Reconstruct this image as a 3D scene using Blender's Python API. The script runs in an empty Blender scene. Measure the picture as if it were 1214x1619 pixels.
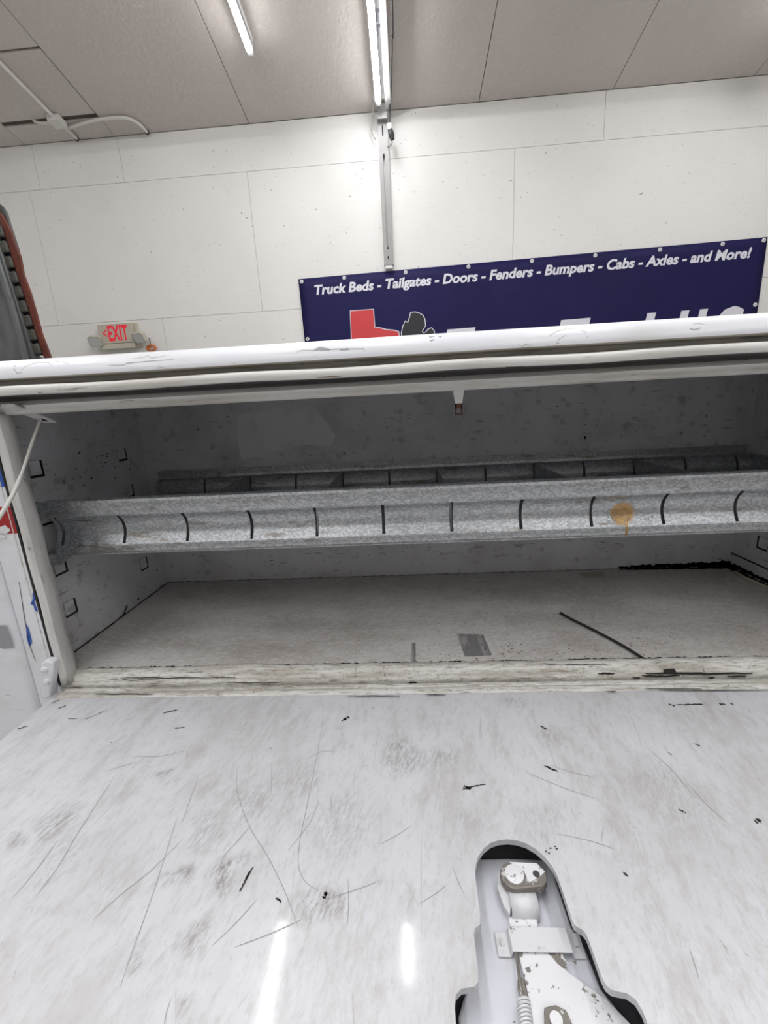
import bpy, bmesh, math, random
from mathutils import Vector, Matrix
random.seed(7)
C = bpy.context.scene.collection

# ------------------------------------------------------------------ camera
F = 669.64; YAW, PITCH, ROLL = -0.0607644, -0.2413498, -0.0533269
CX, CY = 607.0, 809.5
fw = Vector((math.sin(YAW)*math.cos(PITCH), math.cos(YAW)*math.cos(PITCH), math.sin(PITCH)))
rt0 = Vector((math.cos(YAW), -math.sin(YAW), 0)); up0 = rt0.cross(fw)
rt = rt0*math.cos(ROLL)+up0*math.sin(ROLL); up = -rt0*math.sin(ROLL)+up0*math.cos(ROLL)
cam = bpy.data.cameras.new('camera'); camo = bpy.data.objects.new('camera', cam); C.objects.link(camo)
cam.sensor_fit = 'VERTICAL'; cam.sensor_height = 24.0; cam.lens = 24.0*F/1619.0
cam.clip_start = 0.01; cam.clip_end = 100
camo.matrix_world = Matrix((rt, up, -fw)).transposed().to_4x4()
bpy.context.scene.camera = camo

# ------------------------------------------------------------------ world, exposure
w = bpy.data.worlds.new('world'); bpy.context.scene.world = w; w.use_nodes = True
w.node_tree.nodes['Background'].inputs[0].default_value = (.9, .95, 1, 1)
w.node_tree.nodes['Background'].inputs[1].default_value = 0.3
vs = bpy.context.scene.view_settings
vs.view_transform = 'Standard'; vs.look = 'None'; vs.gamma = 1.0; vs.use_curve_mapping = False
vs.exposure = 0.22
TUBE_EMIT = 62.0
GROUND = -1.02          # shop floor; the camera sits at the origin
YW = 4.6                # back wall face
SL = 0.178              # ceiling slope
ZC = 2.608              # ceiling height at the back wall
def ceil_z(y): return ZC + SL*(YW-y)

# ------------------------------------------------------------------ measuring helpers: a sight line met with a surface of known distance
def ray(u, v): return rt*((u-CX)/F) - up*((v-CY)/F) + fw
def on_y(u, v, y): d = ray(u, v); return d*(y/d.y)
def on_z(u, v, z): d = ray(u, v); return d*(z/d.z)
def on_x(u, v, x): d = ray(u, v); return d*(x/d.x)
def on_ceil(u, v, off=0.0):
    d = ray(u, v); return d*((ZC-off+SL*YW)/(d.z+SL*d.y))
def on_profile(u, v, prof, lift=0.0004):
    d = ray(u, v); best = None
    for (y0, z0), (y1, z1) in zip(prof, prof[1:]):
        ey, ez = y1-y0, z1-z0; det = d.y*(-ez)+ey*d.z
        if abs(det) < 1e-9: continue
        t = (y0*(-ez)+ey*z0)/det; s = (d.y*z0-d.z*y0)/det
        if -0.001 <= s <= 1.001 and t > 0 and (best is None or t < best): best = t
    if best is None: return None
    p = d*best; return p-d.normalized()*lift

# ------------------------------------------------------------------ materials
MATS = {}
class NT:
    def __init__(s, m): s.t = m.node_tree; s.n = s.t.nodes; s.l = s.t.links
    def new(s, k, **kw):
        n = s.n.new(k)
        for a, b in kw.items(): setattr(n, a, b)
        return n
    def pos(s, scale=(1, 1, 1), rot=(0, 0, 0)):
        g = s.new('ShaderNodeNewGeometry'); r = s.new('ShaderNodeMapping'); r.inputs['Rotation'].default_value = rot
        s.l.new(g.outputs['Position'], r.inputs['Vector'])
        m = s.new('ShaderNodeVectorMath', operation='MULTIPLY'); s.l.new(r.outputs[0], m.inputs[0]); m.inputs[1].default_value = scale
        return m.outputs[0]
    def noise(s, vec, scale=1, detail=4, rough=.55, dist=0):
        n = s.new('ShaderNodeTexNoise'); s.l.new(vec, n.inputs['Vector'])
        n.inputs['Scale'].default_value = scale; n.inputs['Detail'].default_value = detail
        n.inputs['Roughness'].default_value = rough; n.inputs['Distortion'].default_value = dist
        return n.outputs[0]
    def step(s, val, lo, hi, a=0., b=1.):
        m = s.new('ShaderNodeMapRange', interpolation_type='SMOOTHSTEP'); s.l.new(val, m.inputs[0])
        for i, x in enumerate((lo, hi, a, b)): m.inputs[i+1].default_value = x
        return m.outputs[0]
    def math(s, op, a, b):
        m = s.new('ShaderNodeMath', operation=op)
        for i, x in enumerate((a, b)):
            if isinstance(x, (int, float)): m.inputs[i].default_value = x
            else: s.l.new(x, m.inputs[i])
        return m.outputs[0]
    def mix(s, fac, a, b):
        m = s.new('ShaderNodeMix', data_type='RGBA')
        if isinstance(fac, (int, float)): m.inputs[0].default_value = fac
        else: s.l.new(fac, m.inputs[0])
        for i, x in ((6, a), (7, b)):
            if isinstance(x, tuple): m.inputs[i].default_value = (*x, 1)
            else: s.l.new(x, m.inputs[i])
        return m.outputs[2]
def mat(name, base, rough=.5, metal=0., layers=(), bump=None, rough_noise=None, emit=None, spec=.5, coat=0., extra=None):
    """layers: (scale xyz, rotation, detail, roughness, lo, hi, colour, strength)"""
    if name in MATS: return MATS[name]
    m = bpy.data.materials.new(name); m.use_nodes = True; t = NT(m)
    b = t.n['Principled BSDF']; b.inputs['Roughness'].default_value = rough; b.inputs['Metallic'].default_value = metal
    b.inputs['Specular IOR Level'].default_value = spec; b.inputs['Coat Weight'].default_value = coat; b.inputs['Coat Roughness'].default_value = .08
    col = tuple(base)
    for (sc, rot, det, ro, lo, hi, c, st) in layers:
        col = t.mix(t.step(t.noise(t.pos(sc, rot), 1, det, ro), lo, hi, 0, st), col, tuple(c))
    if extra: col = extra(t, col)
    if isinstance(col, tuple): b.inputs['Base Color'].default_value = (*col, 1)
    else: t.l.new(col, b.inputs['Base Color'])
    if rough_noise:
        sc, lo, hi, a, c = rough_noise
        t.l.new(t.step(t.noise(t.pos(sc), 1, 5, .6), lo, hi, a, c), b.inputs['Roughness'])
    if bump:
        sc, st, dist = bump
        bn = t.new('ShaderNodeBump'); bn.inputs['Strength'].default_value = st; bn.inputs['Distance'].default_value = dist
        t.l.new(t.noise(t.pos(sc), 1, 5, .6), bn.inputs['Height']); t.l.new(bn.outputs[0], b.inputs['Normal'])
    if emit:
        b.inputs['Emission Color'].default_value = (*emit[0], 1); b.inputs['Emission Strength'].default_value = emit[1]
    MATS[name] = m; return m
u3 = lambda s: (s, s, s)
Z3 = (0, 0, 0)
BROWN = (.12, .09, .065); GREY = (.28, .275, .27)
M_wall = mat('white_wall_paint', (.80, .785, .75), .55, layers=[
    (u3(1.1), Z3, 3, .5, .4, .7, (.74, .72, .68), .6), ((14, 14, 40), Z3, 5, .6, .62, .70, (.60, .58, .54), .35),
    ((5, 5, 30), Z3, 6, .7, .68, .74, (.45, .42, .38), .4), (u3(34), Z3, 2, .5, .745, .765, (.22, .2, .18), .8)], bump=((9, 9, 60), .25, .004))
M_back = mat('wall_joint_backing', (.45, .43, .40), .8)  # paint of the wall backing seen between the panels
M_ceil = mat('grey_painted_flakeboard', (.60, .55, .51), .5, layers=[
    (u3(.9), Z3, 3, .5, .35, .7, (.55, .50, .46), .7), ((25, 60, 25), (0, 0, .5), 6, .8, .50, .68, (.72, .67, .63), .6),
    ((14, 60, 14), (0, 0, -.6), 6, .8, .62, .72, (.34, .30, .27), .6)], bump=((40, 18, 40), .6, .008))
M_ceilback = mat('ceiling_void', (.10, .08, .07), .9)
M_conc = mat('shop_floor_concrete', (.48, .47, .46), .5, layers=[(u3(1.5), Z3, 5, .6, .4, .7, (.25, .24, .23), .7)])
M_side = mat('side_wall_paint', (.70, .69, .67), .6, layers=[(u3(1), Z3, 4, .5, .4, .7, (.62, .61, .59), .6)])
# white truck paint, worn
scr = []
for (a, sc_, lo, c, st) in [(.22, (420, 7, 1), .69, GREY, .5), (-.2, (460, 9, 1), .695, GREY, .5), (.04, (380, 6, 1), .70, (.3, .29, .28), .5), (.55, (400, 9, 1), .705, GREY, .45), (-.5, (430, 10, 1), .705, (.33, .32, .31), .45)]:
    scr.append((sc_, (0, 0, a), 4, .6, lo, lo+.03, c, st))
SMUDGES = [(260, 1222, 16, .9), (88, 1300, 34, .8), (290, 1380, 24, .8), (352, 1374, 24, .9), (315, 1470, 24, .7), (510, 1425, 34, .9), (640, 1192, 44, .75), (650, 1172, 26, .6), (240, 1500, 22, .6),
           (20, 1335, 18, .7), (298, 1572, 16, .6), (400, 1265, 60, .4), (545, 1300, 70, .4), (330, 1310, 36, .5), (815, 1112, 30, .5), (870, 1165, 26, .5), (1060, 1260, 90, .3), (110, 1340, 50, .35), (700, 1200, 40, .5), (745, 1290, 30, .4), (470, 1240, 60, .4), (860, 1300, 50, .3)]
def smudge_extra(t, col):
    nz_ = t.new('ShaderNodeTexNoise'); t.l.new(t.pos((30, 22, 30), (0, 0, .6)), nz_.inputs['Vector']); nz_.inputs['Scale'].default_value = 1; nz_.inputs['Detail'].default_value = 6
    of = t.new('ShaderNodeVectorMath', operation='MULTIPLY_ADD'); t.l.new(nz_.outputs['Color'], of.inputs[0]); of.inputs[1].default_value = (.05, .06, 0); of.inputs[2].default_value = (-.025, -.03, 0)
    g0 = t.new('ShaderNodeNewGeometry'); wp = t.new('ShaderNodeVectorMath', operation='ADD'); t.l.new(g0.outputs['Position'], wp.inputs[0]); t.l.new(of.outputs[0], wp.inputs[1])
    fine = t.step(t.noise(t.pos((300, 80, 90), (0, 0, .3)), 1, 8, .8), .40, .62)
    fac = None
    for u, v, r, st in SMUDGES:
        c = on_z(u, v, -.388); R = r*abs(c.z)/F*1.25
        d = t.new('ShaderNodeVectorMath', operation='DISTANCE'); t.l.new(wp.outputs[0], d.inputs[0]); d.inputs[1].default_value = c
        k = t.step(d.outputs['Value'], R*.15, R*1.1, st, 0.)
        fac = k if fac is None else t.math('MAXIMUM', fac, k)
    return t.mix(t.math('MULTIPLY', t.math('MULTIPLY', fac, fine), .85), col, (.20, .18, .155))
M_door = mat('scuffed_white_door_paint', (.66, .66, .69), .32, layers=[
    ((6, 4, 5), Z3, 9, .72, .42, .74, (.47, .455, .44), .7), ((34, 12, 16), (0, 0, .15), 9, .78, .46, .70, (.42, .40, .375), .6),
    ((170, 60, 70), (0, 0, .25), 8, .8, .48, .68, (.45, .435, .415), .5), ((240, 70, 60), (0, 0, -.2), 7, .8, .60, .72, (.20, .18, .165), .6)] + scr,
    bump=(u3(55), .04, .001), spec=.5, coat=.4, extra=smudge_extra)
M_paint = mat('white_body_paint', (.82, .83, .87), .28, layers=[
    ((6, 20, 20), Z3, 5, .6, .48, .75, (.64, .62, .59), .5), ((30, 120, 120), Z3, 5, .7, .66, .74, (.3, .26, .22), .55)], bump=(u3(60), .05, .001))
M_rail = mat('grimy_rail_paint', (.70, .69, .66), .4, layers=[
    ((5, 60, 60), Z3, 5, .65, .42, .68, (.46, .43, .38), .7), ((14, 200, 200), Z3, 6, .7, .58, .70, (.16, .125, .09), .75)], bump=((30, 90, 90), .2, .001))
M_sill = mat('grimy_cracked_sill_paint', (.74, .73, .69), .45, layers=[
    ((6, 60, 40), Z3, 7, .7, .42, .64, (.44, .40, .33), .8), ((50, 300, 200), Z3, 8, .8, .48, .64, (.20, .165, .12), .75), ((160, 300, 200), Z3, 7, .8, .54, .66, (.84, .83, .80), .5),
    ((230, 70, 70), Z3, 7, .8, .60, .66, (.06, .05, .04), .85), ((14, 500, 300), Z3, 6, .75, .58, .66, (.05, .04, .03), .8)], bump=((90, 140, 120), .8, .002))
M_lipshade = mat('dark_lip_shade', (.045, .042, .042), .6)  # near-black colour standing in for the shade under the rail lip
M_gutter = mat('gutter_dirt', (.52, .49, .44), .6, layers=[((12, 90, 90), Z3, 6, .7, .44, .70, (.16, .13, .10), .8), ((5, 60, 60), Z3, 5, .6, .55, .70, (.50, .48, .45), .7)])
M_jamb = mat('worn_jamb_paint', (.70, .69, .67), .4, layers=[
    ((40, 40, 8), Z3, 5, .6, .45, .7, (.42, .40, .37), .7), ((90, 90, 40), Z3, 6, .7, .62, .72, (.10, .085, .07), .7)], bump=(u3(70), .25, .001))
M_inside = mat('dirty_compartment_paint', (.67, .665, .69), .5, layers=[
    (u3(9), Z3, 5, .6, .42, .7, (.50, .495, .49), .7), (u3(38), Z3, 4, .55, .58, .68, (.34, .335, .33), .6), ((18, 18, 150), Z3, 5, .7, .62, .70, (.12, .095, .085), .7)],
    bump=(u3(40), .12, .002))
M_cfloor = mat('scuffed_compartment_floor', (.68, .655, .625), .5, layers=[
    ((4, 7, 7), Z3, 8, .7, .36, .68, (.42, .375, .335), .9), ((60, 420, 14), (0, 0, .35), 7, .8, .44, .66, (.80, .79, .78), .65), ((60, 500, 24), (0, 0, -.45), 7, .8, .48, .66, (.20, .18, .16), .6),
    ((300, 30, 10), (0, 0, .3), 6, .8, .52, .68, (.78, .77, .76), .5), ((360, 30, 10), (0, 0, -.1), 6, .8, .55, .70, (.22, .20, .18), .5), (u3(120), Z3, 4, .6, .70, .74, (.14, .07, .035), .8)], bump=(u3(80), .2, .001))
def galv_extra(t, col):
    v = t.new('ShaderNodeTexVoronoi'); t.l.new(t.pos((330, 330, 480)), v.inputs['Vector']); v.inputs['Scale'].default_value = 1
    s = t.new('ShaderNodeSeparateColor'); t.l.new(v.outputs['Color'], s.inputs[0])
    col = t.mix(t.step(s.outputs[0], .2, .9, 0, .55), col, (.70, .72, .735))
    col = t.mix(t.step(t.noise(t.pos((14, 50, 60)), 1, 6, .7), .57, .68, 0, .75), col, (.20, .17, .13))
    # tan overspray spot on the front rail
    c = on_y(985, 812, .613)
    g = t.new('ShaderNodeNewGeometry'); d = t.new('ShaderNodeVectorMath', operation='SUBTRACT'); t.l.new(g.outputs['Position'], d.inputs[0]); d.inputs[1].default_value = c
    d2 = t.new('ShaderNodeVectorMath', operation='MULTIPLY'); t.l.new(d.outputs[0], d2.inputs[0]); d2.inputs[1].default_value = (1, .35, 1)
    ln = t.new('ShaderNodeVectorMath', operation='LENGTH'); t.l.new(d2.outputs[0], ln.inputs[0])
    wob = t.math('MULTIPLY_ADD', t.noise(t.pos(u3(120)), 1, 3, .6), .010); wob.node.inputs[2].default_value = -.005
    r = t.math('ADD', ln.outputs['Value'], wob)
    blob = t.step(r, .0135, .019, 1., 0.)
    sp = t.new('ShaderNodeSeparateXYZ'); t.l.new(d.outputs[0], sp.inputs[0])
    ax = t.math('ABSOLUTE', t.math('ADD', sp.outputs[0], -.004), 0)
    drip = t.math('MULTIPLY', t.step(ax, .0016, .0028, 1., 0.), t.math('MULTIPLY', t.step(sp.outputs[2], -.034, -.031), t.step(sp.outputs[2], -.008, -.002, 1., 0.)))
    f = t.math('MAXIMUM', blob, drip)
    return t.mix(t.math('MULTIPLY', f, .85), col, t.mix(t.step(t.noise(t.pos(u3(160)), 1, 4, .6), .4, .65), (.36, .20, .055), (.50, .31, .10)))
M_galv = mat('galvanized_steel', (.36, .375, .39), .40, .85, extra=galv_extra, bump=(u3(220), .15, .0006))
M_black = mat('black_grime', (.012, .010, .009), .8)
M_dark = mat('dark_rubber_and_gap_shade', (.02, .018, .017), .6)
M_rust = mat('rust_flecks', (.10, .04, .02), .8)
M_chipg = mat('bare_grey_primer', (.33, .34, .36), .5)
M_scr = mat('grey_scratch', (.34, .33, .32), .5)
M_smud = mat('brown_smudge', (.33, .30, .265), .6, layers=[(u3(200), Z3, 4, .7, .4, .6, (.55, .53, .5), .8)])
M_chip = mat('dark_paint_chip', (.06, .055, .052), .6)
M_peel = mat('lifted_paint_edge', (.42, .38, .33), .6)
M_peelw = mat('repainted_patch', (.70, .72, .76), .35)
M_blue = mat('blue_stripe_vinyl', (.03, .10, .45), .35)
M_red = mat('red_stripe_vinyl', (.38, .018, .022), .35)
M_navy = mat('navy_banner_vinyl', (.013, .011, .070), .62, spec=.2, layers=[(u3(1.2), Z3, 2, .5, .4, .7, (.011, .009, .052), .8)], bump=(u3(2.5), .25, .05))
M_prn = mat('banner_print_white', (.74, .73, .78), .45)
M_prred = mat('banner_print_red', (.62, .05, .055), .45)
M_prblk = mat('banner_print_black', (.022, .022, .028), .45)
M_tube = mat('lit_led_tube', (1, 1, 1), .4, emit=((.96, .975, 1.0), TUBE_EMIT))
M_fix = mat('white_fixture_metal', (.75, .75, .75), .4)
M_strut = mat('painted_strut_steel', (.36, .345, .335), .45, layers=[(u3(20), Z3, 4, .6, .5, .7, (.32, .305, .29), .6)])
M_strutw = mat('white_strut_steel', (.62, .61, .60), .4)
M_cond = mat('painted_conduit', (.70, .68, .64), .45)
M_exit = mat('beige_sign_plastic', (.50, .46, .37), .45)
M_lens = mat('lamp_lens', (.55, .55, .53), .25)
M_exitred = mat('lit_exit_letters', (.45, .012, .03), .4, emit=((1, .012, .04), .3))
M_orange = mat('orange_wire_cap', (.55, .14, .03), .5)
M_steelw = mat('scuffed_white_latch_steel', (.72, .72, .74), .3, layers=[(u3(60), Z3, 5, .7, .55, .7, (.45, .43, .40), .6), (u3(120), Z3, 5, .7, .62, .68, (.10, .085, .07), .8)], bump=(u3(150), .3, .001))
M_pan = mat('recess_skin_paint', (.70, .71, .76), .32, layers=[(u3(25), Z3, 5, .6, .5, .75, (.55, .55, .57), .6), (u3(140), Z3, 4, .7, .70, .73, (.08, .07, .06), .8)], bump=(u3(50), .1, .001))
M_steel = mat('chipped_latch_steel', (.22, .20, .175), .45, .3, layers=[(u3(120), Z3, 4, .6, .56, .62, (.72, .71, .70), .9)], bump=(u3(200), .4, .001))
M_steelb = mat('bright_paint_over_steel', (.78, .78, .80), .3, layers=[(u3(90), Z3, 4, .6, .60, .64, (.16, .14, .12), .9)])
M_rustrim = mat('rust_red_primer', (.095, .02, .012), .6, layers=[((14, 14, 14), Z3, 5, .65, .4, .65, (.17, .036, .016), .8), (u3(30), Z3, 5, .7, .58, .7, (.07, .025, .018), .8)], bump=(u3(30), .3, .01))
M_sheet = mat('dull_grey_sheet_steel', (.075, .078, .078), .35, .2, layers=[((8, 8, 2), Z3, 4, .6, .4, .7, (.16, .165, .165), .7), ((12, 12, 3), Z3, 5, .6, .6, .75, (.03, .03, .033), .8)])
M_pad = mat('dirty_steel_pad', (.045, .042, .034), .6, layers=[(u3(40), Z3, 5, .6, .45, .7, (.085, .078, .06), .8)])
M_paper = mat('yellowed_paper', (.42, .40, .31), .7)
M_caulk = mat('yellowed_caulk', (.50, .46, .36), .6)
M_lgrey = mat('bare_light_spot', (.62, .615, .60), .5)

# ------------------------------------------------------------------ mesh helpers
WL = {}
class MB:
    def __init__(s): s.v = []; s.f = []
    def add(s, vs_, fs):
        o = len(s.v); s.v += [Vector(p) for p in vs_]; s.f += [tuple(i+o for i in q) for q in fs]; return s
    def box(s, x0, x1, y0, y1, z0, z1):
        return s.add([(x, y, z) for z in (z0, z1) for y in (y0, y1) for x in (x0, x1)],
                     [(0, 2, 3, 1), (4, 5, 7, 6), (0, 1, 5, 4), (2, 6, 7, 3), (0, 4, 6, 2), (1, 3, 7, 5)])
    def hexa(s, p): return s.add(p, [(0, 2, 3, 1), (4, 5, 7, 6), (0, 1, 5, 4), (2, 6, 7, 3), (0, 4, 6, 2), (1, 3, 7, 5)])
    def obox(s, c, ex, ey, ez):   # centre and three half-axes
        c, ex, ey, ez = map(Vector, (c, ex, ey, ez))
        return s.hexa([c+ex*i+ey*j+ez*k for k in (-1, 1) for j in (-1, 1) for i in (-1, 1)])
    def profile(s, prof, x0, x1, nx=1):
        n = len(prof); xs = [x0+(x1-x0)*i/nx for i in range(nx+1)]
        return s.add([(x, y, z) for x in xs for (y, z) in prof],
                     [(i*n+j, i*n+j+1, (i+1)*n+j+1, (i+1)*n+j) for i in range(nx) for j in range(n-1)])
    def solid_profile(s, prof, x0, x1):
        n = len(prof); o = len(s.v)
        s.add([(x, y, z) for x in (x0, x1) for (y, z) in prof], [(j, (j+1) % n, n+(j+1) % n, n+j) for j in range(n)])
        s.f += [tuple(o+j for j in range(n)), tuple(o+n+j for j in reversed(range(n)))]; return s
    def prism(s, pts, h):  # pts: 3D ring, h: vector
        n = len(pts); h = Vector(h); o = len(s.v)
        s.add([Vector(p) for p in pts]+[Vector(p)+h for p in pts], [(j, (j+1) % n, n+(j+1) % n, n+j) for j in range(n)])
        s.f += [tuple(o+j for j in reversed(range(n))), tuple(o+n+j for j in range(n))]; return s
    def tube(s, path, r, n=8, caps=True):
        path = [Vector(p) for p in path]; rs = r if isinstance(r, (list, tuple)) else [r]*len(path)
        prev = None; o = len(s.v); vs_ = []
        for i, p in enumerate(path):
            t = (path[min(i+1, len(path)-1)]-path[max(i-1, 0)]).normalized()
            a = prev if prev is not None else (Vector((0, 0, 1)) if abs(t.z) < .9 else Vector((1, 0, 0)))
            a = (a-t*a.dot(t)).normalized(); prev = a; b = t.cross(a)
            vs_ += [p+(a*math.cos(k*2*math.pi/n)+b*math.sin(k*2*math.pi/n))*rs[i] for k in range(n)]
        s.add(vs_, [(i*n+k, i*n+(k+1) % n, (i+1)*n+(k+1) % n, (i+1)*n+k) for i in range(len(path)-1) for k in range(n)])
        if caps:
            e = o+(len(path)-1)*n
            s.f += [tuple(o+k for k in reversed(range(n))), tuple(e+k for k in range(n))]
        return s
    def ribbon(s, pts, wd, nrm):
        pts = [Vector(p) for p in pts]; nrm = Vector(nrm); L = []; n = len(pts)
        for i, p in enumerate(pts):
            t = (pts[min(i+1, n-1)]-pts[max(i-1, 0)]); q = t.cross(nrm)
            q = q.normalized() if q.length > 1e-9 else Vector((1, 0, 0))
            k = wd*(.35+.65*math.sin(math.pi*(i+.5)/n))
            L += [p-q*k/2, p+q*k/2]
        return s.add(L, [(2*i, 2*i+1, 2*i+3, 2*i+2) for i in range(n-1)])
    def blob(s, c, ax, ay, n=9, jit=.35):
        c = Vector(c); ax = Vector(ax); ay = Vector(ay)
        ps = []
        for k in range(n):
            a = 2*math.pi*k/n; r = 1-jit*random.random(); ps.append(c+ax*(math.cos(a)*r)+ay*(math.sin(a)*r))
        return s.add([c]+ps, [(0, 1+k, 1+(k+1) % n) for k in range(n)])
    def build(s, name, m, parent=None, smooth=False, solid=0, bevel=0, offset=0, kind=None, origin=None):
        if parent is not None: org = WL[parent.name]
        elif origin is not None: org = Vector(origin)
        else:
            lo = [min(p[i] for p in s.v) for i in range(3)]; hi = [max(p[i] for p in s.v) for i in range(3)]
            org = Vector(((lo[0]+hi[0])/2, (lo[1]+hi[1])/2, lo[2]))
        me = bpy.data.meshes.new(name); me.from_pydata([tuple(p-org) for p in s.v], [], s.f); me.update()
        bm = bmesh.new(); bm.from_mesh(me)
        if not kind == 'stuff': bmesh.ops.recalc_face_normals(bm, faces=bm.faces)
        bm.to_mesh(me); bm.free()
        o = bpy.data.objects.new(name, me); C.objects.link(o); me.materials.append(m)
        if parent is None: o.location = org
        else: o.parent = parent
        WL[o.name] = org
        if smooth:
            for p in me.polygons: p.use_smooth = True
            try: me.set_sharp_from_angle(angle=math.radians(40))
            except Exception: pass
        if solid:
            k = o.modifiers.new('thickness', 'SOLIDIFY'); k.thickness = solid; k.offset = offset
        if bevel:
            k = o.modifiers.new('edge', 'BEVEL'); k.width = bevel; k.segments = 2; k.limit_method = 'ANGLE'
        if kind: o['kind'] = kind
        return o
def tag(o, label=None, cat=None, group=None, kind=None):
    if label: o['label'] = label
    if cat: o['category'] = cat
    if group: o['group'] = group
    if kind: o['kind'] = kind
    return o
def thing(name, loc, label, cat, group=None):
    o = bpy.data.objects.new(name, None); C.objects.link(o); o.location = loc; o.empty_display_size = .05
    WL[o.name] = Vector(loc); return tag(o, label, cat, group)
def spline(pts, k=6):
    pts = [Vector(p) for p in pts]; out = []
    for i in range(len(pts)-1):
        p0, p1, p2, p3 = pts[max(i-1, 0)], pts[i], pts[i+1], pts[min(i+2, len(pts)-1)]
        for j in range(k):
            t = j/k
            out.append(.5*((2*p1)+(p2-p0)*t+(2*p0-5*p1+4*p2-p3)*t*t+(3*p1-p0-3*p2+p3)*t**3))
    return out+[pts[-1]]
def text_mesh(s, offset=.0, shear=0., space=1.0):
    cu = bpy.data.curves.new('lettering', 'FONT'); cu.body = s; cu.offset = offset; cu.shear = shear; cu.space_character = space; cu.resolution_u = 3
    o = bpy.data.objects.new('lettering', cu); C.objects.link(o); bpy.context.view_layer.update()
    me = bpy.data.meshes.new_from_object(o.evaluated_get(bpy.context.evaluated_depsgraph_get()))
    vv = [(v.co.x, v.co.y) for v in me.vertices]; ff = [tuple(p.vertices) for p in me.polygons]
    bpy.data.objects.remove(o); bpy.data.meshes.remove(me); bpy.data.curves.remove(cu)
    x0 = min(p[0] for p in vv); x1 = max(p[0] for p in vv)
    return [((x-x0)/(x1-x0), y) for x, y in vv], ff

# ================================================================== SETTING
XL, XR, YB = -6.0, 7.0, -7.0
RIDGE = -1.2
tag(MB().box(XL, XR, YB, YW, GROUND-.1, GROUND).build('floor', M_conc), kind='structure')
wb = tag(MB().box(XL, XR, YW+.012, YW+.15, GROUND, 3.0).build('wall_back', M_back), kind='structure')
G = .0016
rows = [(GROUND, -.21, [XL, -4.2, -1.75, .7, 3.1, 5.5, XR]), (-.21, 1.01, [XL, -4.9, -2.46, -.02, 2.42, 4.86, XR]),
        (1.01, 2.232, [XL, -3.575, -1.405, 1.09, 3.53, 5.9, XR]), (2.232, ZC-.002, [XL, -3.46, -2.61, -.10, 1.875, 4.3, XR])]
for z0, z1, xs in rows:
    for x0, x1 in zip(xs, xs[1:]):
        MB().box(x0+G, x1-G, YW, YW+.012, z0+G, z1-G).build('wall_panel', M_wall, wb)
for nm, x0, x1 in (('wall_left', XL-.15, XL), ('wall_right', XR, XR+.15)):
    pts = [(YW, GROUND), (YW, ceil_z(YW)), (RIDGE, ceil_z(RIDGE)), (YB, ceil_z(YW)), (YB, GROUND)]
    tag(MB().solid_profile(pts, x0, x1).build(nm, M_side), kind='structure')
tag(MB().box(XL, XR, YB-.15, YB, GROUND, ceil_z(YW)).build('wall_front', M_side), kind='structure')
cl = tag(MB().solid_profile([(YW+.15, ceil_z(YW+.15)+.012), (RIDGE, ceil_z(RIDGE)+.012), (YB-.1, ceil_z(YW)+.012), (YB-.1, ceil_z(YW)+.2), (RIDGE, ceil_z(RIDGE)+.2), (YW+.15, ceil_z(YW)+.2)], XL, XR).build('ceiling', M_ceilback), kind='structure')
def cpanel(x0, x1, y0, y1, g=.003):
    MB().hexa([(x, y, ceil_z(y)+dz) for dz in (0, .0115) for y in (y0+g, y1-g) for x in (x0+g, x1-g)]).build('ceiling_panel', M_ceil, cl)
cols = [XL, -4.75, -3.52, -2.625, -1.335, -.09, .765, 1.93, 3.108, 4.3, 5.5, XR]
for i, (x0, x1) in enumerate(zip(cols, cols[1:])):
    if i == 2:
        cpanel(x0, x1, 4.40, YW, .002); cpanel(x0, x1, 3.80, 4.36, .006); ys = [3.79, 1.35, RIDGE]
        ys = ys[::-1]
    else: ys = [RIDGE, 1.0+(.7 if i % 2 else 0), YW]
    for a, b in zip(ys, ys[1:]): cpanel(x0, x1, a, b)
s2 = (ceil_z(RIDGE)-ceil_z(YW))/(RIDGE-YB)
MB().hexa([(x, y, ceil_z(YW)+s2*(y-YB)+dz) for dz in (0, .0115) for y in (YB, RIDGE) for x in (XL, XR)]).build('ceiling_panel', M_ceil, cl)

# ================================================================== SERVICE BODY
SX0, SX1 = -1.30, 1.25                      # body runs on past both picture edges
CL, CR, CFZ, CBY = -.585, .708, -.380, .921 # compartment
sb = thing('service_body', (0, .75, GROUND), 'white painted truck service body with an open side compartment, standing on the shop floor', 'truck bed')
HEAD = [(.95, .083), (.560, .0830), (.5535, .0822)]
for k in range(1, 11):
    a = math.radians(75+(176-75)*k/10); HEAD.append((.547+.025*math.cos(a), .0575+.025*math.sin(a)))
HEAD += [(.5222, .0584), (.5250, .0574), (.5400, .0570), (.5410, .0560), (.5410, .0512), (.5380, .0496), (.5200, .0490), (.5155, .0478), (.5130, .0450), (.5125, .0405), (.5140, .0378), (.5175, .0372),
         (.5480, .0368), (.5505, .0360), (.5510, .0330), (.5485, .0305), (.5470, .0275), (.5490, .0245), (.5490, .0215), (.5500, .0180), (.5530, .0162), (.575, .0165), (.577, .060)]
def wav(mb, fn):
    for p in mb.v: fn(p)
    return mb
hm = MB().profile(HEAD, SX0, SX1, 160)
def hw(p):
    if p.y < .530 and p.z < .0495:
        p.y += .0012*math.sin(p.x*31+1)*math.sin(p.x*11); p.z += .0007*math.sin(p.x*23)
wav(hm, hw)
hd = hm.build('top_rail', M_paint, sb, smooth=True)
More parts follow.
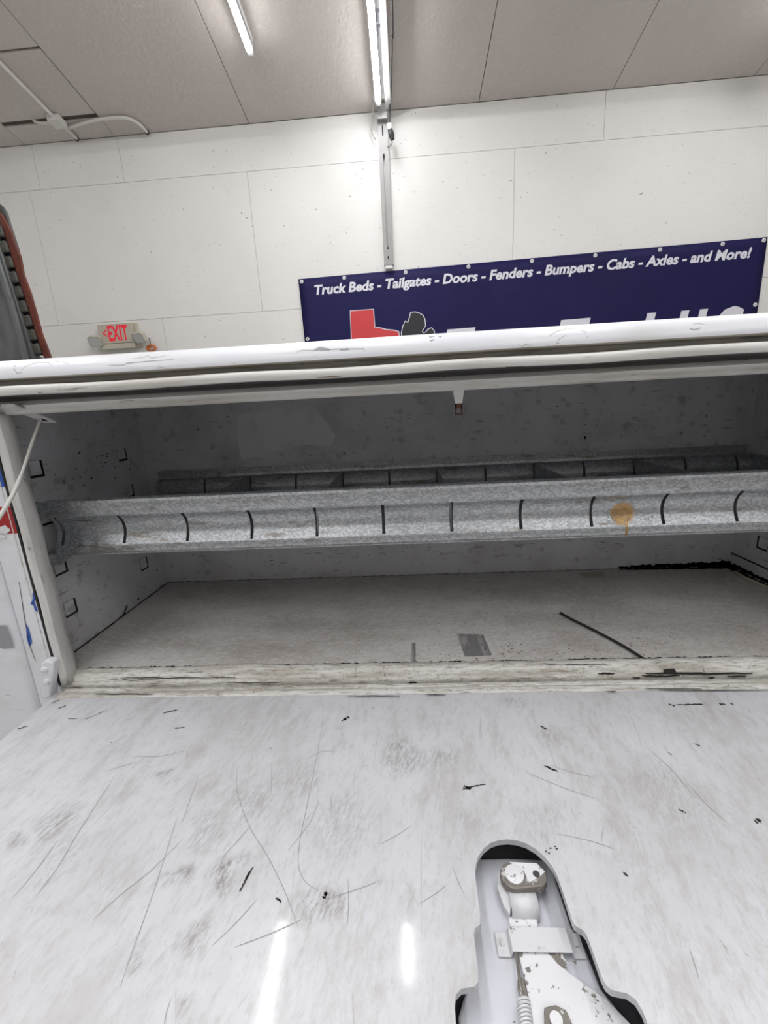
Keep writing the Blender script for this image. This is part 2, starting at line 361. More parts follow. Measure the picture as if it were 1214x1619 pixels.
# grime belongs to the gutter strips of the rail: a second material on the lower faces
hd.data.materials.append(M_rail); hd.data.materials.append(M_gutter); hd.data.materials.append(M_lipshade)
nprof = len(HEAD)-1
for i, p in enumerate(hd.data.polygons):
    k = i % nprof
    if k >= 13: p.material_index = 1
    if 13 <= k <= 18: p.material_index = 2
    if 24 <= k <= 26: p.material_index = 3  # under-lip faces: recess shade painted in as colour
# inner compartment panels
MB().box(CL, CR, .572, CBY, CFZ-.004, CFZ).build('compartment_floor', M_cfloor, sb)
MB().box(CL-.004, CR+.004, CBY, CBY+.004, CFZ-.004, .060).build('compartment_back', M_inside, sb)
MB().box(CL-.004, CL, .556, CBY, CFZ-.004, .060).build('compartment_side', M_inside, sb)
MB().box(CR, CR+.004, .556, CBY, CFZ-.004, .060).build('compartment_side', M_inside, sb)
MB().box(CL-.004, CR+.004, .577, CBY+.004, .060, .064).build('compartment_roof', M_inside, sb)
MB().box(CR-.003, CR, .60, CBY, -.352, -.350).build('side_seam', M_dark, sb)
MB().box(SX0, SX1, .945, .95, GROUND+.002, .083).build('inner_wall', M_paint, sb)
MB().box(SX0, SX0+.004, .60, .945, GROUND+.002, .083).build('end_wall', M_paint, sb)
MB().box(SX1-.004, SX1, .60, .945, GROUND+.002, .083).build('end_wall', M_paint, sb)
# sill
DXA, DXB = -.527, .661
SILL = [(.5418, -.425), (.5418, -.390), (.5425, -.3862), (.5440, -.3846), (.5475, -.3842), (.5490, -.3825), (.5500, -.3795), (.5530, -.3765), (.5580, -.3745), (.5640, -.3745), (.5690, -.3765), (.5720, -.3800)]
sm = MB().profile(SILL, CL-.0, CR, 220)
def sw(p):
    b = math.exp(-((p.x+.27)/.05)**2)
    if p.y > .5485: p.z += .0022*b*(1 if p.z > -.379 else .4); p.y += .0025*b
    if p.y > .551: p.z += .0004*math.sin(p.x*70)+.0003*math.sin(p.x*173+1)
wav(sm, sw)
MB().box(DXA, DXB, .5378, .5416, -.402, -.3935).build('gap_shade_strip', M_dark, sb)  # dark strip that paints the shade of the door gap black
sm.build('sill_rail', M_sill, sb, smooth=True)
MB().box(SX0, SX1, .541, .60, GROUND+.002, -.424).build('lower_side', M_paint, sb)
# left jamb post with rolled inner edge
def jamb(x_out, x_in, sgn):
    xm = lambda t: x_out+(x_in-x_out)*t
    pr = [(xm(0), .5440), (xm(.06), .5390), (xm(.25), .5365), (xm(.7), .5368), (xm(.95), .5390), (xm(1), .5430), (xm(.93), .5490), (xm(.86), .5530), (xm(.80), .5570), (xm(.20), .568), (xm(.05), .5705), (xm(-.3), .573), (CL if sgn < 0 else CR, .573)]
    m = MB(); n = len(pr); zs = [-.3835+(.0175+.3835)*i/24 for i in range(25)]
    m.add([(x, y+.0006*math.sin(z*60+x*40), z) for z in zs for (x, y) in pr], [(i*n+j, i*n+j+1, (i+1)*n+j+1, (i+1)*n+j) for i in range(24) for j in range(n-1)])
    return m.build('jamb', M_jamb, sb, smooth=True, solid=.002)
jamb(-.5385, -.5270, -1); jamb(.672, .6605, 1)
MB().box(-.5415, -.5388, .5366, .546, -.384, .0165).build('door_seal', M_dark, sb)
MB().box(.672, .675, .5405, .546, -.384, .0165).build('door_seal', M_dark, sb)
# pillar face beside the opening
pf = MB().box(-.5795, -.5415, .5375, .556, GROUND+.002, .030).build('pillar', M_paint, sb, bevel=.0012)
MB().box(-.5480, -.5465, .5368, .5377, -.40, .02).build('pillar_bead', M_rail, sb)
# neighbouring closed side door
nd = MB(); prd = [(-1.25, .560), (-1.25, .528), (-.600, .528), (-.589, .5295), (-.583, .534), (-.5805, .541), (-.5805, .560)]
nd.add([(x, y, z) for z in (-.95, -.02) for x, y in prd], [(j, j+1, len(prd)+j+1, len(prd)+j) for j in range(len(prd)-1)]+[tuple(range(len(prd)-1, -1, -1)), tuple(range(len(prd), 2*len(prd)))])
nd.build('closed_side_door', M_paint, sb, smooth=True)
MB().box(.675, SX1, .5375, .556, GROUND+.002, .030).build('pillar', M_paint, sb)
MB().box(SX0, -.5795, .56, .60, GROUND+.002, .030).build('pillar', M_paint, sb)
# vinyl stripes on the pillar
def stripe(nm, z0, z1, m, x1=-.5485):
    MB().box(-.5793, x1, .5370, .5376, z0, z1).build(nm, m, sb)
stripe('blue_stripe', -.0770, -.005, M_blue, -.5417); stripe('red_stripe', -.1425, -.1045, M_red, -.5417)
def pill(u, v, y=.5368): return on_y(u, v, y)
m = MB()
for pts in ([(54, 934), (57, 944), (54, 950), (60, 968), (55, 965), (53, 957), (48, 955), (52, 947), (51, 939)], [(41, 987), (45, 993), (50, 1012), (50, 1018), (46, 1022), (42, 1008)]):
    ps = [pill(*q) for q in pts]; c = sum(ps, Vector())/len(ps); m.add([c]+ps, [(0, 1+k, 1+(k+1) % len(ps)) for k in range(len(ps))])
m.build('blue_vinyl_scrap', M_blue, sb, kind='stuff')
m = MB()
for (u, v) in ((57, 946), (59, 953), (64, 975), (67, 982), (69, 988), (55, 931)): m.blob(pill(u, v), (.0012, 0, 0), (0, 0, .0022))
m.ribbon([pill(u, v) for u, v in ((30, 920), (36, 960), (40, 985), (48, 1024), (56, 1045))], .0012, (0, 1, 0))
m.build('pillar_scuff', M_chip, sb, kind='stuff')
m = MB(); m.prism([on_y(u, v, .5275) for u, v in ((-40, 990), (10, 989), (17, 1010), (22, 1024), (5, 1026), (-12, 1018), (-40, 1020))], (0, -.0002, 0)); m.build('primer_patch', M_chipg, sb)
m = MB(); m.blob(on_y(5, 838, .5365), (.012, 0, 0), (0, 0, .008), 11, .5); m.blob(on_y(0, 848, .5365), (.010, 0, 0), (0, 0, .006), 11, .5); m.build('torn_vinyl', M_paint, sb, kind='stuff')
# hinge block
hb = MB(); hp = []
for (u, v) in ((63, 1050), (70, 1045), (82, 1047), (84, 1052), (80, 1090), (80, 1103), (72, 1105), (64, 1103), (64, 1085), (66, 1070)): hp.append(on_y(u, v, .524))
hb.prism(hp, (0, .0135, 0)); hg = hb.build('hinge', M_paint, sb, bevel=.0025, smooth=True)
for (u, v) in ((70, 1059), (74, 1078)):
    c = on_y(u, v, .523); MB().tube([c+Vector((0, .002, 0)), c-Vector((0, .0035, 0))], [.0052, .0042], 12).build('bolt', M_paint, hg)
    MB().tube([c-Vector((0, .003, 0)), c-Vector((0, .0055, 0))], .0022, 6).build('bolt_head', M_fix, hg)

m = MB()
for k in range(75):
    v = random.gauss(985, 22); u = 80+(v-950)*.26+random.uniform(-2, 7); L = random.uniform(.5, 3.5)
    m.ribbon([on_y(u-L, v, .5605), on_y(u, v+random.uniform(-.5, .5), .5605), on_y(u+L, v, .5605)], random.uniform(.0006, .0020), (0, 1, 0))
m.build('jamb_grime', M_chip, sb, kind='stuff')
# punched shelf-clip holes in both side walls
for x, sg in ((CL, 1), (CR, -1)):
    for y in (.638, .848):
        for z in (-.066, -.143, -.230, -.305):
            h = MB().box(x+sg*.0002, x+sg*.0012, y-.013, y+.013, z-.013, z+.013).build('clip_hole', M_black, sb)
            MB().box(x+sg*.0010, x+sg*.0030, y-.0135, y+.0065, z-.0085, z+.0135).build('clip_tab', M_inside, h)
# retaining-cable bracket and cable
bk = MB()
a, b = on_y(42, 652, .560), on_y(80, 667, .600)
dr = (b-a).normalized(); a = a-dr*.03
bk.obox((a+b)/2, (b-a)/2, dr.cross(Vector((0, 0, 1))).normalized()*.0085, Vector((0, 0, .0015)))
bo = bk.build('cable_bracket', M_jamb, sb, bevel=.001)
c = a+(b-a)*.80-Vector((0, 0, .0016)); MB().blob(c, dr*.009, dr.cross(Vector((0, 0, 1))).normalized()*.0042, 12, .25).build('bracket_hole', M_black, bo)
c0 = c+Vector((0, -.002, .004))
cp = spline([c0, on_y(50, 702, .556), on_y(28, 765, .521), on_y(0, 816, .487), Vector((-.535, .42, -.19)), Vector((-.550, .33, -.32)), Vector((-.545, .26, -.388))], 8)
cbl = MB().tube(cp, [.0019]*15+[.0026]*(len(cp)-15), 10).build('retaining_cable', M_cond, sb, smooth=True)
# door striker hanging from the top rail
st = MB(); sx = on_y(725, 620, .565)
st.prism([(sx.x-.0075, .565, .020), (sx.x+.0075, .565, .020), (sx.x+.0045, .565, -.000), (sx.x-.0045, .565, -.000)], (0, .003, 0))
so = st.build('striker', M_jamb, sb)
f = MB()
f.box(sx.x-.0045, sx.x-.003, .5645, .568, -.0135, .0002).box(sx.x+.003, sx.x+.0045, .5645, .568, -.0135, .0002).box(sx.x-.0045, sx.x+.0045, .5645, .568, -.0135, -.012).box(sx.x-.0045, sx.x+.0045, .5645, .568, -.006, .0002)
f.build('striker_loop', M_rust, so)
# striker hole and grime in the sill
c = on_profile(652, 1081, [(.5375, -.45), (.5375, -.38)]); MB().add([c+Vector((dx, 0, dz)) for dx, dz in ((-.008, -.004), (-.006, .001), (-.003, .0035), (.004, .0035), (.007, .001), (.008, -.004))], [tuple(range(6))]).build('sill_hole', M_black, sb)
# drain gap debris in the compartment's back corner
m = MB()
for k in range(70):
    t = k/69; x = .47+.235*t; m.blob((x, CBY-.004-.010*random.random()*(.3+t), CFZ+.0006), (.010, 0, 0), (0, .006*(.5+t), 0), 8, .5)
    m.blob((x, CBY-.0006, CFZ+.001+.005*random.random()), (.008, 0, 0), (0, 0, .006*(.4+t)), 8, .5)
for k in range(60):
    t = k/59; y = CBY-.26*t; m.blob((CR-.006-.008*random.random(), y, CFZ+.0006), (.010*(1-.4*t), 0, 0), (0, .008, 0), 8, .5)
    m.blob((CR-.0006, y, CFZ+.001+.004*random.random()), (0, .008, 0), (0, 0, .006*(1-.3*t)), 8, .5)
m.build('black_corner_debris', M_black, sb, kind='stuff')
m = MB(); m.tube(spline([(.690, .885, CFZ+.002), (.683, .85, CFZ+.003), (.690, .80, CFZ+.002), (.683, .76, CFZ+.003), (.688, .70, CFZ+.002)], 5), [.001, .002]+[.003]*18+[.001], 6).build('peeled_caulk', M_caulk, sb)

# marks on the compartment floor: grime line along the edges, worn spots
m = MB()
for k in range(60):
    x = CL+.01+1.25*k/59; m.blob((x, CBY-.001, CFZ+.0004), (.014, 0, 0), (0, .0028, 0), 7, .5)
for k in range(45):
    y = .585+.33*k/44; m.blob((CL+.002, y, CFZ+.0004), (.0035, 0, 0), (0, .008, 0), 7, .5)
pf_ = lambda u, v: on_z(u, v, CFZ+.0005)
for k in range(170):
    x = CL+.07+1.2*k/169; b = math.exp(-((x+.16)/.07)**2)+math.exp(-((x-.33)/.12)**2); bump_ = .0025*math.exp(-((x+.27)/.05)**2)
    m.blob((x, .5722+bump_+random.uniform(-.0005, .0012), CFZ+.0007), (.006, 0, 0), (0, .0012+.0030*b*random.random(), 0), 7, .5)
    if random.random() < .5: m.blob((x, .5700+bump_, CFZ+.0031), (.005, 0, 0), (0, .0008+.0014*random.random(), .0008), 7, .5)
m.build('floor_grime', M_black, sb, kind='stuff')
m = MB()
m.add([pf_(u, v) for u, v in ((722, 1002), (764, 1003), (778, 1036), (735, 1038))], [(0, 1, 2, 3)])
m.add([pf_(u, v) for u, v in ((651, 1017), (657, 1016), (657, 1049), (649, 1049))], [(0, 1, 2, 3)])
m.build('floor_scuff', mat('grey_scuff', (.22, .215, .215), .5, layers=[((150, 20, 20), Z3, 4, .6, .5, .65, (.42, .41, .40), .8)]), sb, kind='stuff')
m = MB()
for k in range(70):
    u = random.gauss(810, 60); v = random.uniform(1018, 1046); m.blob(pf_(u, v), (random.uniform(.001, .0032), 0, 0), (0, random.uniform(.0006, .0018), 0), 6, .5)
for k in range(25):
    u = random.uniform(990, 1060); v = random.uniform(1005, 1044); m.blob(pf_(u, v), (random.uniform(.001, .0025), 0, 0), (0, random.uniform(.0006, .0016), 0), 6, .5)
m.build('rust_specks', M_rust, sb, kind='stuff')
# marks on the inside walls
m = MB()
for k in range(46):
    y = random.uniform(.60, .91); z = random.choice([random.uniform(-.37, -.2), random.uniform(-.14, .0), random.gauss(-.085, .02)])
    if z > -.14: y = random.gauss(.76, .05)
    m.blob((CL+.0006, y, z), (0, random.uniform(.001, .005), 0), (0, 0, random.uniform(.0006, .003)), 7, .55)
for k in range(16):
    xc = random.uniform(-.5, .45); zc = random.uniform(-.36, -.29)
    for q in range(random.randint(2, 7)):
        m.blob((xc+random.gauss(0, .018), CBY-.0006, zc+random.gauss(0, .005)), (random.uniform(.001, .012), 0, random.uniform(-.001, .001)), (0, 0, random.uniform(.0004, .0011)), 9, .7)
for k in range(40):
    x = random.uniform(-.5, .65); z = random.uniform(-.10, .03); m.blob((x, CBY-.0006, z), (random.uniform(.001, .004), 0, 0), (0, 0, random.uniform(.0005, .002)), 7, .55)
m.build('wall_scuff', M_chip, sb, kind='stuff')

ps = [on_y(u, v, CBY-.0006) for u, v in ((374, 662), (380, 655), (430, 646), (468, 642), (505, 655), (520, 672), (531, 690), (522, 706), (490, 703), (460, 706), (420, 718), (382, 728), (376, 700))]
c = sum(ps, Vector())/len(ps); MB().add([c]+ps, [(0, 1+k, 1+(k+1) % len(ps)) for k in range(len(ps))]).build('clean_patch', mat('clean_compartment_paint', (.73, .725, .755), .5, layers=[(u3(30), Z3, 5, .6, .5, .7, (.6, .595, .60), .6)]), sb)
m = MB()
for k in range(70):
    x = random.uniform(-.5, .65); z = random.gauss(-.075, .035)
    if -.11 < z < .02: m.blob((x, CBY-.0005, z), (random.uniform(.002, .011), 0, 0), (0, 0, random.uniform(.002, .009)), 10, .5)
m.build('water_stain', mat('stained_compartment_paint', (.50, .495, .50), .5, layers=[(u3(60), Z3, 4, .6, .45, .6, (.62, .615, .63), .9)]), sb, kind='stuff')
# chips and lifted paint on the top rail
def rib(mb, pts, wd, prof=HEAD):
    q = [on_profile(u, v, prof) for u, v in pts]; q = [p for p in q if p]
    if len(q) > 1: mb.ribbon(q, wd, (0, -.8, .6))
m = MB()
rib(m, [(24, 577), (22, 583), (27, 590), (34, 589)], .0011)
rib(m, [(33, 588), (38, 581), (50, 575), (62, 573), (75, 573), (81, 576), (88, 571), (100, 573), (112, 576)], .0008)
rib(m, [(172, 577), (196, 577), (200, 574), (232, 571), (276, 568)], .0008)
rib(m, [(210, 567), (226, 565), (234, 562), (240, 566), (248, 565), (262, 562)], .0007)
rib(m, [(248, 583), (252, 580), (262, 582), (270, 582)], .0007); rib(m, [(368, 574), (374, 573), (378, 580), (370, 579), (366, 576)], .0008)
rib(m, [(468, 557), (478, 553), (495, 554), (520, 552), (545, 551), (575, 551), (577, 556)], .0009)
rib(m, [(820, 545), (824, 549), (832, 543), (840, 548), (844, 552)], .0008); rib(m, [(866, 546), (870, 530), (880, 524), (900, 519), (925, 524), (929, 535)], .0007)
rib(m, [(878, 545), (884, 536), (894, 530)], .0007); rib(m, [(1090, 519), (1098, 521), (1108, 518)], .0012); rib(m, [(1096, 512), (1104, 511), (1114, 513)], .0006)
m.build('lifted_paint', M_peel, sb, kind='stuff')
m = MB()
for pts in ([(495, 553), (505, 548), (520, 551), (522, 554), (508, 554)], [(536, 552), (550, 550), (552, 553), (538, 554)], [(475, 573), (480, 572), (480, 577), (476, 577)], [(678, 532), (688, 531), (686, 538), (680, 540)], [(568, 569), (573, 569), (571, 573)], [(692, 532), (700, 531), (696, 534)], [(880, 543), (884, 542), (883, 547), (880, 547)]):
    ps = [on_profile(u, v, HEAD) for u, v in pts]
    if all(ps): m.add(ps, [tuple(range(len(ps)))])
m.build('bare_metal_chip', M_chipg, sb, kind='stuff')
m = MB()
for u0, u1, v in ((60, 66, 620.5), (262, 270, 612), (380, 387, 606), (500, 540, 597), (800, 828, 580.5), (858, 920, 577.5)):
    rib(m, [(u0+(u1-u0)*k/6, v-.055*(u1-u0)*k/6) for k in range(7)], .0014)
for u, v in ((38, 629), (42, 630), (475, 607), (703, 596), (1180, 568)):
    p = on_profile(u, v, HEAD)
    if p: m.blob(p, (.0022, 0, 0), (0, 0, .002), 8, .5)
m.build('rust_chip', M_rust, sb, kind='stuff')
# sill chips
m = MB()
for u0, u1, v, wd in ((190, 330, 1072, .0018), (170, 250, 1075, .0012), (330, 372, 1071, .0014), (1020, 1190, 1065, .0040), (1015, 1075, 1068, .0050), (1120, 1130, 1071, .003), (945, 972, 1065, .0035), (1150, 1180, 1069, .003), (360, 440, 1079.5, .001), (840, 960, 1051, .0012), (1000, 1012, 1071.5, .003)):
    q = [on_profile(u0+(u1-u0)*k/12, v+random.uniform(-.7, .7)-.004*(u1-u0)*k/12, SILL, .0008) for k in range(13)]; q = [p for p in q if p]
    if len(q) > 2: m.ribbon(q, wd, (0, -.3, 1))
p = [on_profile(u, v, SILL, .0009) for u, v in ((1050, 1058), (1066, 1057), (1070, 1064), (1048, 1065))]
if all(p): m.add(p, [(0, 1, 2, 3)])
m.build('sill_chip', M_black, sb, kind='stuff')

# ------------------------------------------------------------------ drop-down door
DX0, DX1, DY0, DY1, DZ = -.533, .667, .085, .512, -.388
XM = .078
half = [(0, .3080), (.008, .3072), (.016, .3045), (.023, .2995), (.029, .2925), (.0325, .285), (.034, .277), (.0345, .262), (.0345, .2455), (.0353, .2425), (.0375, .241), (.0400, .2395), (.0415, .2365),
        (.0418, .2300), (.0420, .2130), (.0428, .2085), (.0455, .2060), (.0500, .2052), (.0550, .2045), (.0590, .2015), (.0605, .1965), (.0608, .1500), (.0585, .1400), (.0500, .1350)]
ring = [(XM+a, b) for a, b in half]+[(XM-a, b) for a, b in reversed(half[1:])]
bm = bmesh.new()
ov = [bm.verts.new((x, y, DZ)) for x, y in ((DX0, DY0), (DX1, DY0), (DX1, DY1), (DX0, DY1))]
hv = [bm.verts.new((x, y, DZ)) for x, y in ring]
es = [bm.edges.new((L[i], L[(i+1) % len(L)])) for L in (ov, hv) for i in range(len(L))]
bmesh.ops.triangle_fill(bm, edges=es, use_beauty=True)
dm = MB(); bm.verts.ensure_lookup_table(); bm.verts.index_update()
dm.add([v.co.copy() for v in bm.verts], [tuple(v.index for v in f_.verts) for f_ in bm.faces]); bm.free()
# turned-down lip round the cut-out and the outer edges
def lip(L, dz0, dz1, grow):
    n = len(L); cx = sum(p[0] for p in L)/n; cy = sum(p[1] for p in L)/n
    return n
n = len(ring)
dm.add([(x, y, DZ) for x, y in ring]+[(x, y, DZ-.006) for x, y in ring], [(j, (j+1) % n, n+(j+1) % n, n+j) for j in range(n)])
dm.box(DX0, DX0+.002, DY0, DY1, DZ-.034, DZ-.0002).box(DX1-.002, DX1, DY0, DY1, DZ-.034, DZ-.0002).box(DX0, DX1, DY0, DY0+.002, DZ-.034, DZ-.0002)
door = dm.build('drop_down_door', M_door, sb)
DEDGE = [(.512, -.388), (.5135, -.3892), (.5150, -.3880), (.5175, -.3868), (.5220, -.3866), (.5260, -.3878), (.5275, -.3892), (.5290, -.3880), (.5345, -.3880), (.5365, -.3895), (.5375, -.394), (.5375, -.424)]
MB().profile(DEDGE, DX0+.006, DX1-.006, 40).build('door_hinge_edge', M_sill, door, smooth=True)
m = MB()
for u0, u1, v in ((550, 632, 1100.3), (672, 705, 1098), (1020, 1110, 1089), (1040, 1214, 1091), (960, 975, 1093), (150, 240, 1097)):
    m.ribbon([on_z(u0+(u1-u0)*k/8, v+random.uniform(-.4, .4), DZ+.0024) for k in range(9)], .0022, (0, 0, 1))
m.build('edge_scuff', M_chip, door, kind='stuff')
PZ = DZ-.029
M_cav = mat('dark_cavity_shade', (.06, .06, .065), .6)  # outer skin coloured dark to stand for the shade inside the cavity
MB().box(DX0+.002, DX1-.002, DY0+.002, DY1, PZ-.008, PZ-.006).build('outer_skin', M_cav, door)
# recess pan follows the cut-out with a soft shoulder
pr = [(XM-.052, .125), (XM+.052, .125)]
pan = MB()
halfp = [(0, .3135), (.02, .3130), (.040, .3120), (.0405, .26), (.046, .246), (.0475, .222), (.053, .214), (.0575, .205), (.0575, .12)]
rp = [(XM+a, b) for a, b in halfp]+[(XM-a, b) for a, b in reversed(halfp[1:])]
pan.prism([(x, y, PZ-.004) for x, y in rp], (0, 0, .004))
pn = pan.build('recess_pan', M_pan, door, bevel=.003)
MB().box(XM-.05, XM+.05, .340, .344, PZ-.004, DZ-.012).build('inner_rib', M_pan, door)
MB().box(XM-.048, XM+.048, .100, .345, DZ-.0022, DZ-.0016).build('stiffener', M_cav, door) if False else None
MB().box(XM-.05, XM+.05, .3245, .3270, DZ-.012, DZ-.008).build('rubber_strip', M_dark, door)
# scratches and smudges with a shape of their own
dz = lambda u, v: on_z(u, v, DZ+.0003)
m = MB()
for pts in ([(376, 1210), (374, 1240), (380, 1270), (396, 1310), (422, 1352), (446, 1400), (462, 1440), (472, 1466)], [(512, 1130), (500, 1200), (486, 1270), (474, 1330), (472, 1370), (484, 1395), (505, 1408)],
            [(281, 1290), (265, 1340), (246, 1400), (225, 1460), (207, 1510), (190, 1560)], [(180, 1228), (150, 1275), (118, 1325), (92, 1370), (60, 1412)], [(290, 1325), (240, 1375), (190, 1415), (146, 1455)],
            [(205, 1195), (250, 1196), (290, 1187)], [(165, 1220), (215, 1205)], [(430, 1205), (429, 1255)], [(407, 1421), (370, 1462), (335, 1495)], [(372, 1497), (430, 1475), (480, 1452)], [(520, 1420), (565, 1406), (600, 1392)],
            [(715, 1370), (725, 1395), (733, 1412)], [(870, 1210), (905, 1221), (935, 1228)], [(830, 1220), (890, 1245), (940, 1262)], [(880, 1318), (935, 1330), (970, 1342)], [(1088, 1240), (1120, 1275), (1150, 1300)],
            [(484, 1200), (510, 1188), (530, 1188)], [(295, 1185), (296, 1203)], [(312, 1232), (300, 1265), (288, 1300)], [(270, 1580), (262, 1605), (258, 1640)], [(550, 1390), (551, 1430), (549, 1460)], [(1020, 1180), (1060, 1215), (1100, 1262)],
            [(90, 1330), (60, 1372), (20, 1420)], [(600, 1335), (628, 1320), (650, 1305)], [(660, 1430), (690, 1412), (704, 1400)], [(1090, 1500), (1100, 1530), (1104, 1545)], [(400, 1300), (375, 1330), (345, 1362)], [(455, 1345), (490, 1300), (505, 1262)]):
    m.ribbon([Vector(p) for p in spline([dz(u, v) for u, v in pts], 5)], .0006, (0, 0, 1))
m.build('scratch', M_scr, door, kind='stuff')
m = MB()
for (u0, v0, u1, v1, wd) in ((398, 1374, 381, 1404, .0024), (82, 1112, 92, 1107, .0025), (92, 1120, 103, 1116, .003), (262, 1126, 278, 1123, .003), (278, 1151, 290, 1150, .0022), (140, 1135, 168, 1123, .0014), (108, 1136, 122, 1136, .0014),
                           (735, 1246, 765, 1240, .002), (735, 1243, 744, 1247, .004), (862, 1211, 880, 1219, .003), (855, 1148, 863, 1152, .003), (542, 1138, 550, 1134, .005), (1076, 1114, 1110, 1113, .003), (1058, 1113, 1066, 1116, .003), (1138, 1113, 1145, 1113, .003), (1155, 1112, 1160, 1114, .003),
                           (1074, 1280, 1082, 1284, .0022), (986, 1380, 992, 1385, .002), (1098, 1176, 1106, 1179, .002), (512, 1420, 517, 1411, .0035), (437, 1420, 444, 1425, .0018), (1057, 1190, 1061, 1193, .002), (30, 1152, 42, 1148, .003), (1195, 1300, 1200, 1296, .0035)):
    A, B = dz(u0, v0), dz(u1, v1); nb = 7
    for k in range(nb):
        p = A+(B-A)*((k+random.uniform(-.4, .4))/(nb-1)); d_ = (B-A)/nb*random.uniform(1.2, 2.2); p += Vector((random.uniform(-.2, .2)*wd, random.uniform(-.2, .2)*wd, 0)); q_ = Vector((-d_.y, d_.x, 0)).normalized()*wd*random.uniform(.35, .75)
        m.blob(p, d_, q_, 8, .6)
for (u, v) in ((877, 1338), (880, 1342), (863, 1346), (868, 1349), (870, 1341), (473, 1118), (589, 1120), (176, 1174), (428, 1183)):
    m.blob(dz(u, v), (.0014, 0, 0), (0, .0012, 0), 7, .5)
m.build('paint_chip', M_chip, door, kind='stuff')
# latch mechanism
pp = lambda u, v, h=0.0: on_z(u, v, PZ+h)
def plate(pts, h0, h1, name, m_, parent, bev=.0008):
    # outline read at the upper face, then given its thickness
    return MB().prism([pp(u, v, h1) for u, v in pts], (0, 0, -(h1-h0))).build(name, m_, parent, bevel=bev)
latch = plate([(803, 1448), (848, 1448), (856, 1500), (812, 1503)], .002, .0045, 'latch_bar', M_steelb, door)
plate([(818, 1502), (872, 1505), (898, 1536), (960, 1580), (1010, 1632), (1040, 1680), (850, 1680), (840, 1600), (829, 1545)], .003, .0055, 'release_plate', M_steelb, door)
# hat-section keeper strap
c0_, c1_ = pp(783, 1484, .002), pp(918, 1484, .002); yk0, yk1 = pp(850, 1502, .01).y, pp(850, 1462, .01).y
xa, xb = c0_.x, c1_.x; t_ = .0015; hx = [xa, xa+.0098, xa+.0112, xb-.0112, xb-.0098, xb]
hz = [PZ+.0015, PZ+.0015, PZ+.0075, PZ+.0075, PZ+.0015, PZ+.0015]
k_ = MB(); k_.add([(x, y, z) for y in (yk0, yk1) for x, z in zip(hx, hz)], [(j, j+1, 6+j+1, 6+j) for j in range(5)])
ks = k_.build('keeper_strap', M_steelw, door, solid=t_, bevel=.0008)
for xx in (xa+.005, xb-.005):
    MB().tube([(xx, (yk0+yk1)/2, PZ+.002), (xx, (yk0+yk1)/2, PZ+.0032)], [.0022, .0016], 10).build('spot_weld', M_steelw, ks)
# rolled loop at the top of the bar
lc = pp(827, 1430, .006); wl = (pp(848, 1430, .012).x-pp(805, 1430, .012).x)/2
lp = MB(); nA = 12
for_ring = [(lc.y+.0088*math.cos(math.pi*k/nA*1.15-.25), PZ+.003+.0100*math.sin(math.pi*k/nA*1.15-.25)) for k in range(nA+1)]
lp.profile(for_ring, lc.x-wl, lc.x+wl); lp.build('rolled_loop', M_steelw, door, smooth=True, solid=.002)
# cam lever with rivet
cc = pp(813, 1386, .016); ce = pp(846, 1385, .016); rr = (cc-ce).length
R1, R2 = .0120, .0098; oc = []
for k in range(13): a = math.radians(100+ (260-100)*k/12); oc.append((cc.x+R1*math.cos(a), cc.y+R1*math.sin(a)*.95, PZ+.018))
for k in range(13): a = math.radians(-85+ (165)*k/12); oc.append((ce.x+R2*math.cos(a), ce.y+R2*math.sin(a), PZ+.018))
cam_l = MB().prism(oc, (0, 0, -.0075)).build('cam_lever', M_steel, door, bevel=.0012)
MB().prism([(x, y, PZ+.0183) for x, y in ((cc.x-.002, cc.y+.0105), (ce.x+.004, ce.y+.0090), (ce.x+.0090, ce.y+.002), (ce.x+.004, ce.y-.0015), (cc.x+.011, cc.y-.006), (cc.x+.009, cc.y+.003))], (0, 0, -.0004)).build('white_paint_patch', M_steelb, cam_l)
MB().tube([cc+Vector((0, 0, .001)), cc+Vector((0, 0, .0034)), cc+Vector((0, 0, .0042))], [.0080, .0080, .0066], 20).build('rivet', M_steelb, cam_l, smooth=True)
MB().tube([ce+Vector((.0008, 0, .0021)), ce+Vector((.0008, 0, .0025))], .0030, 12).build('pin_hole', M_chip, cam_l)
# bracket behind the lever
plate([(786, 1384), (794, 1373), (802, 1371), (812, 1410), (806, 1446), (796, 1432), (786, 1402)], .0, .009, 'lever_bracket', M_steelw, door)
plate([(800, 1366), (820, 1366), (818, 1376), (797, 1378)], .0, .0165, 'bracket_tab', M_steel, cam_l)
MB().tube([(cc.x, cc.y, PZ), (cc.x, cc.y, PZ+.011)], .006, 14).build('pivot_post', M_steel, cam_l)
m = MB()
for pts in ([(858, 1501), (892, 1503), (890, 1512), (897, 1522), (893, 1532), (882, 1524), (872, 1512)], [(818, 1503), (828, 1502), (826, 1512), (821, 1514)], [(842, 1502), (849, 1502), (847, 1510)], [(832, 1502), (836, 1502), (833, 1508)], [(905, 1520), (911, 1518), (911, 1526)]):
    ps = [pp(u, v, .0058) for u, v in pts]; c = sum(ps, Vector())/len(ps); m.add([c]+ps, [(0, 1+k, 1+(k+1) % len(ps)) for k in range(len(ps))])
m.build('bare_steel_patch', M_steel, door, kind='stuff')
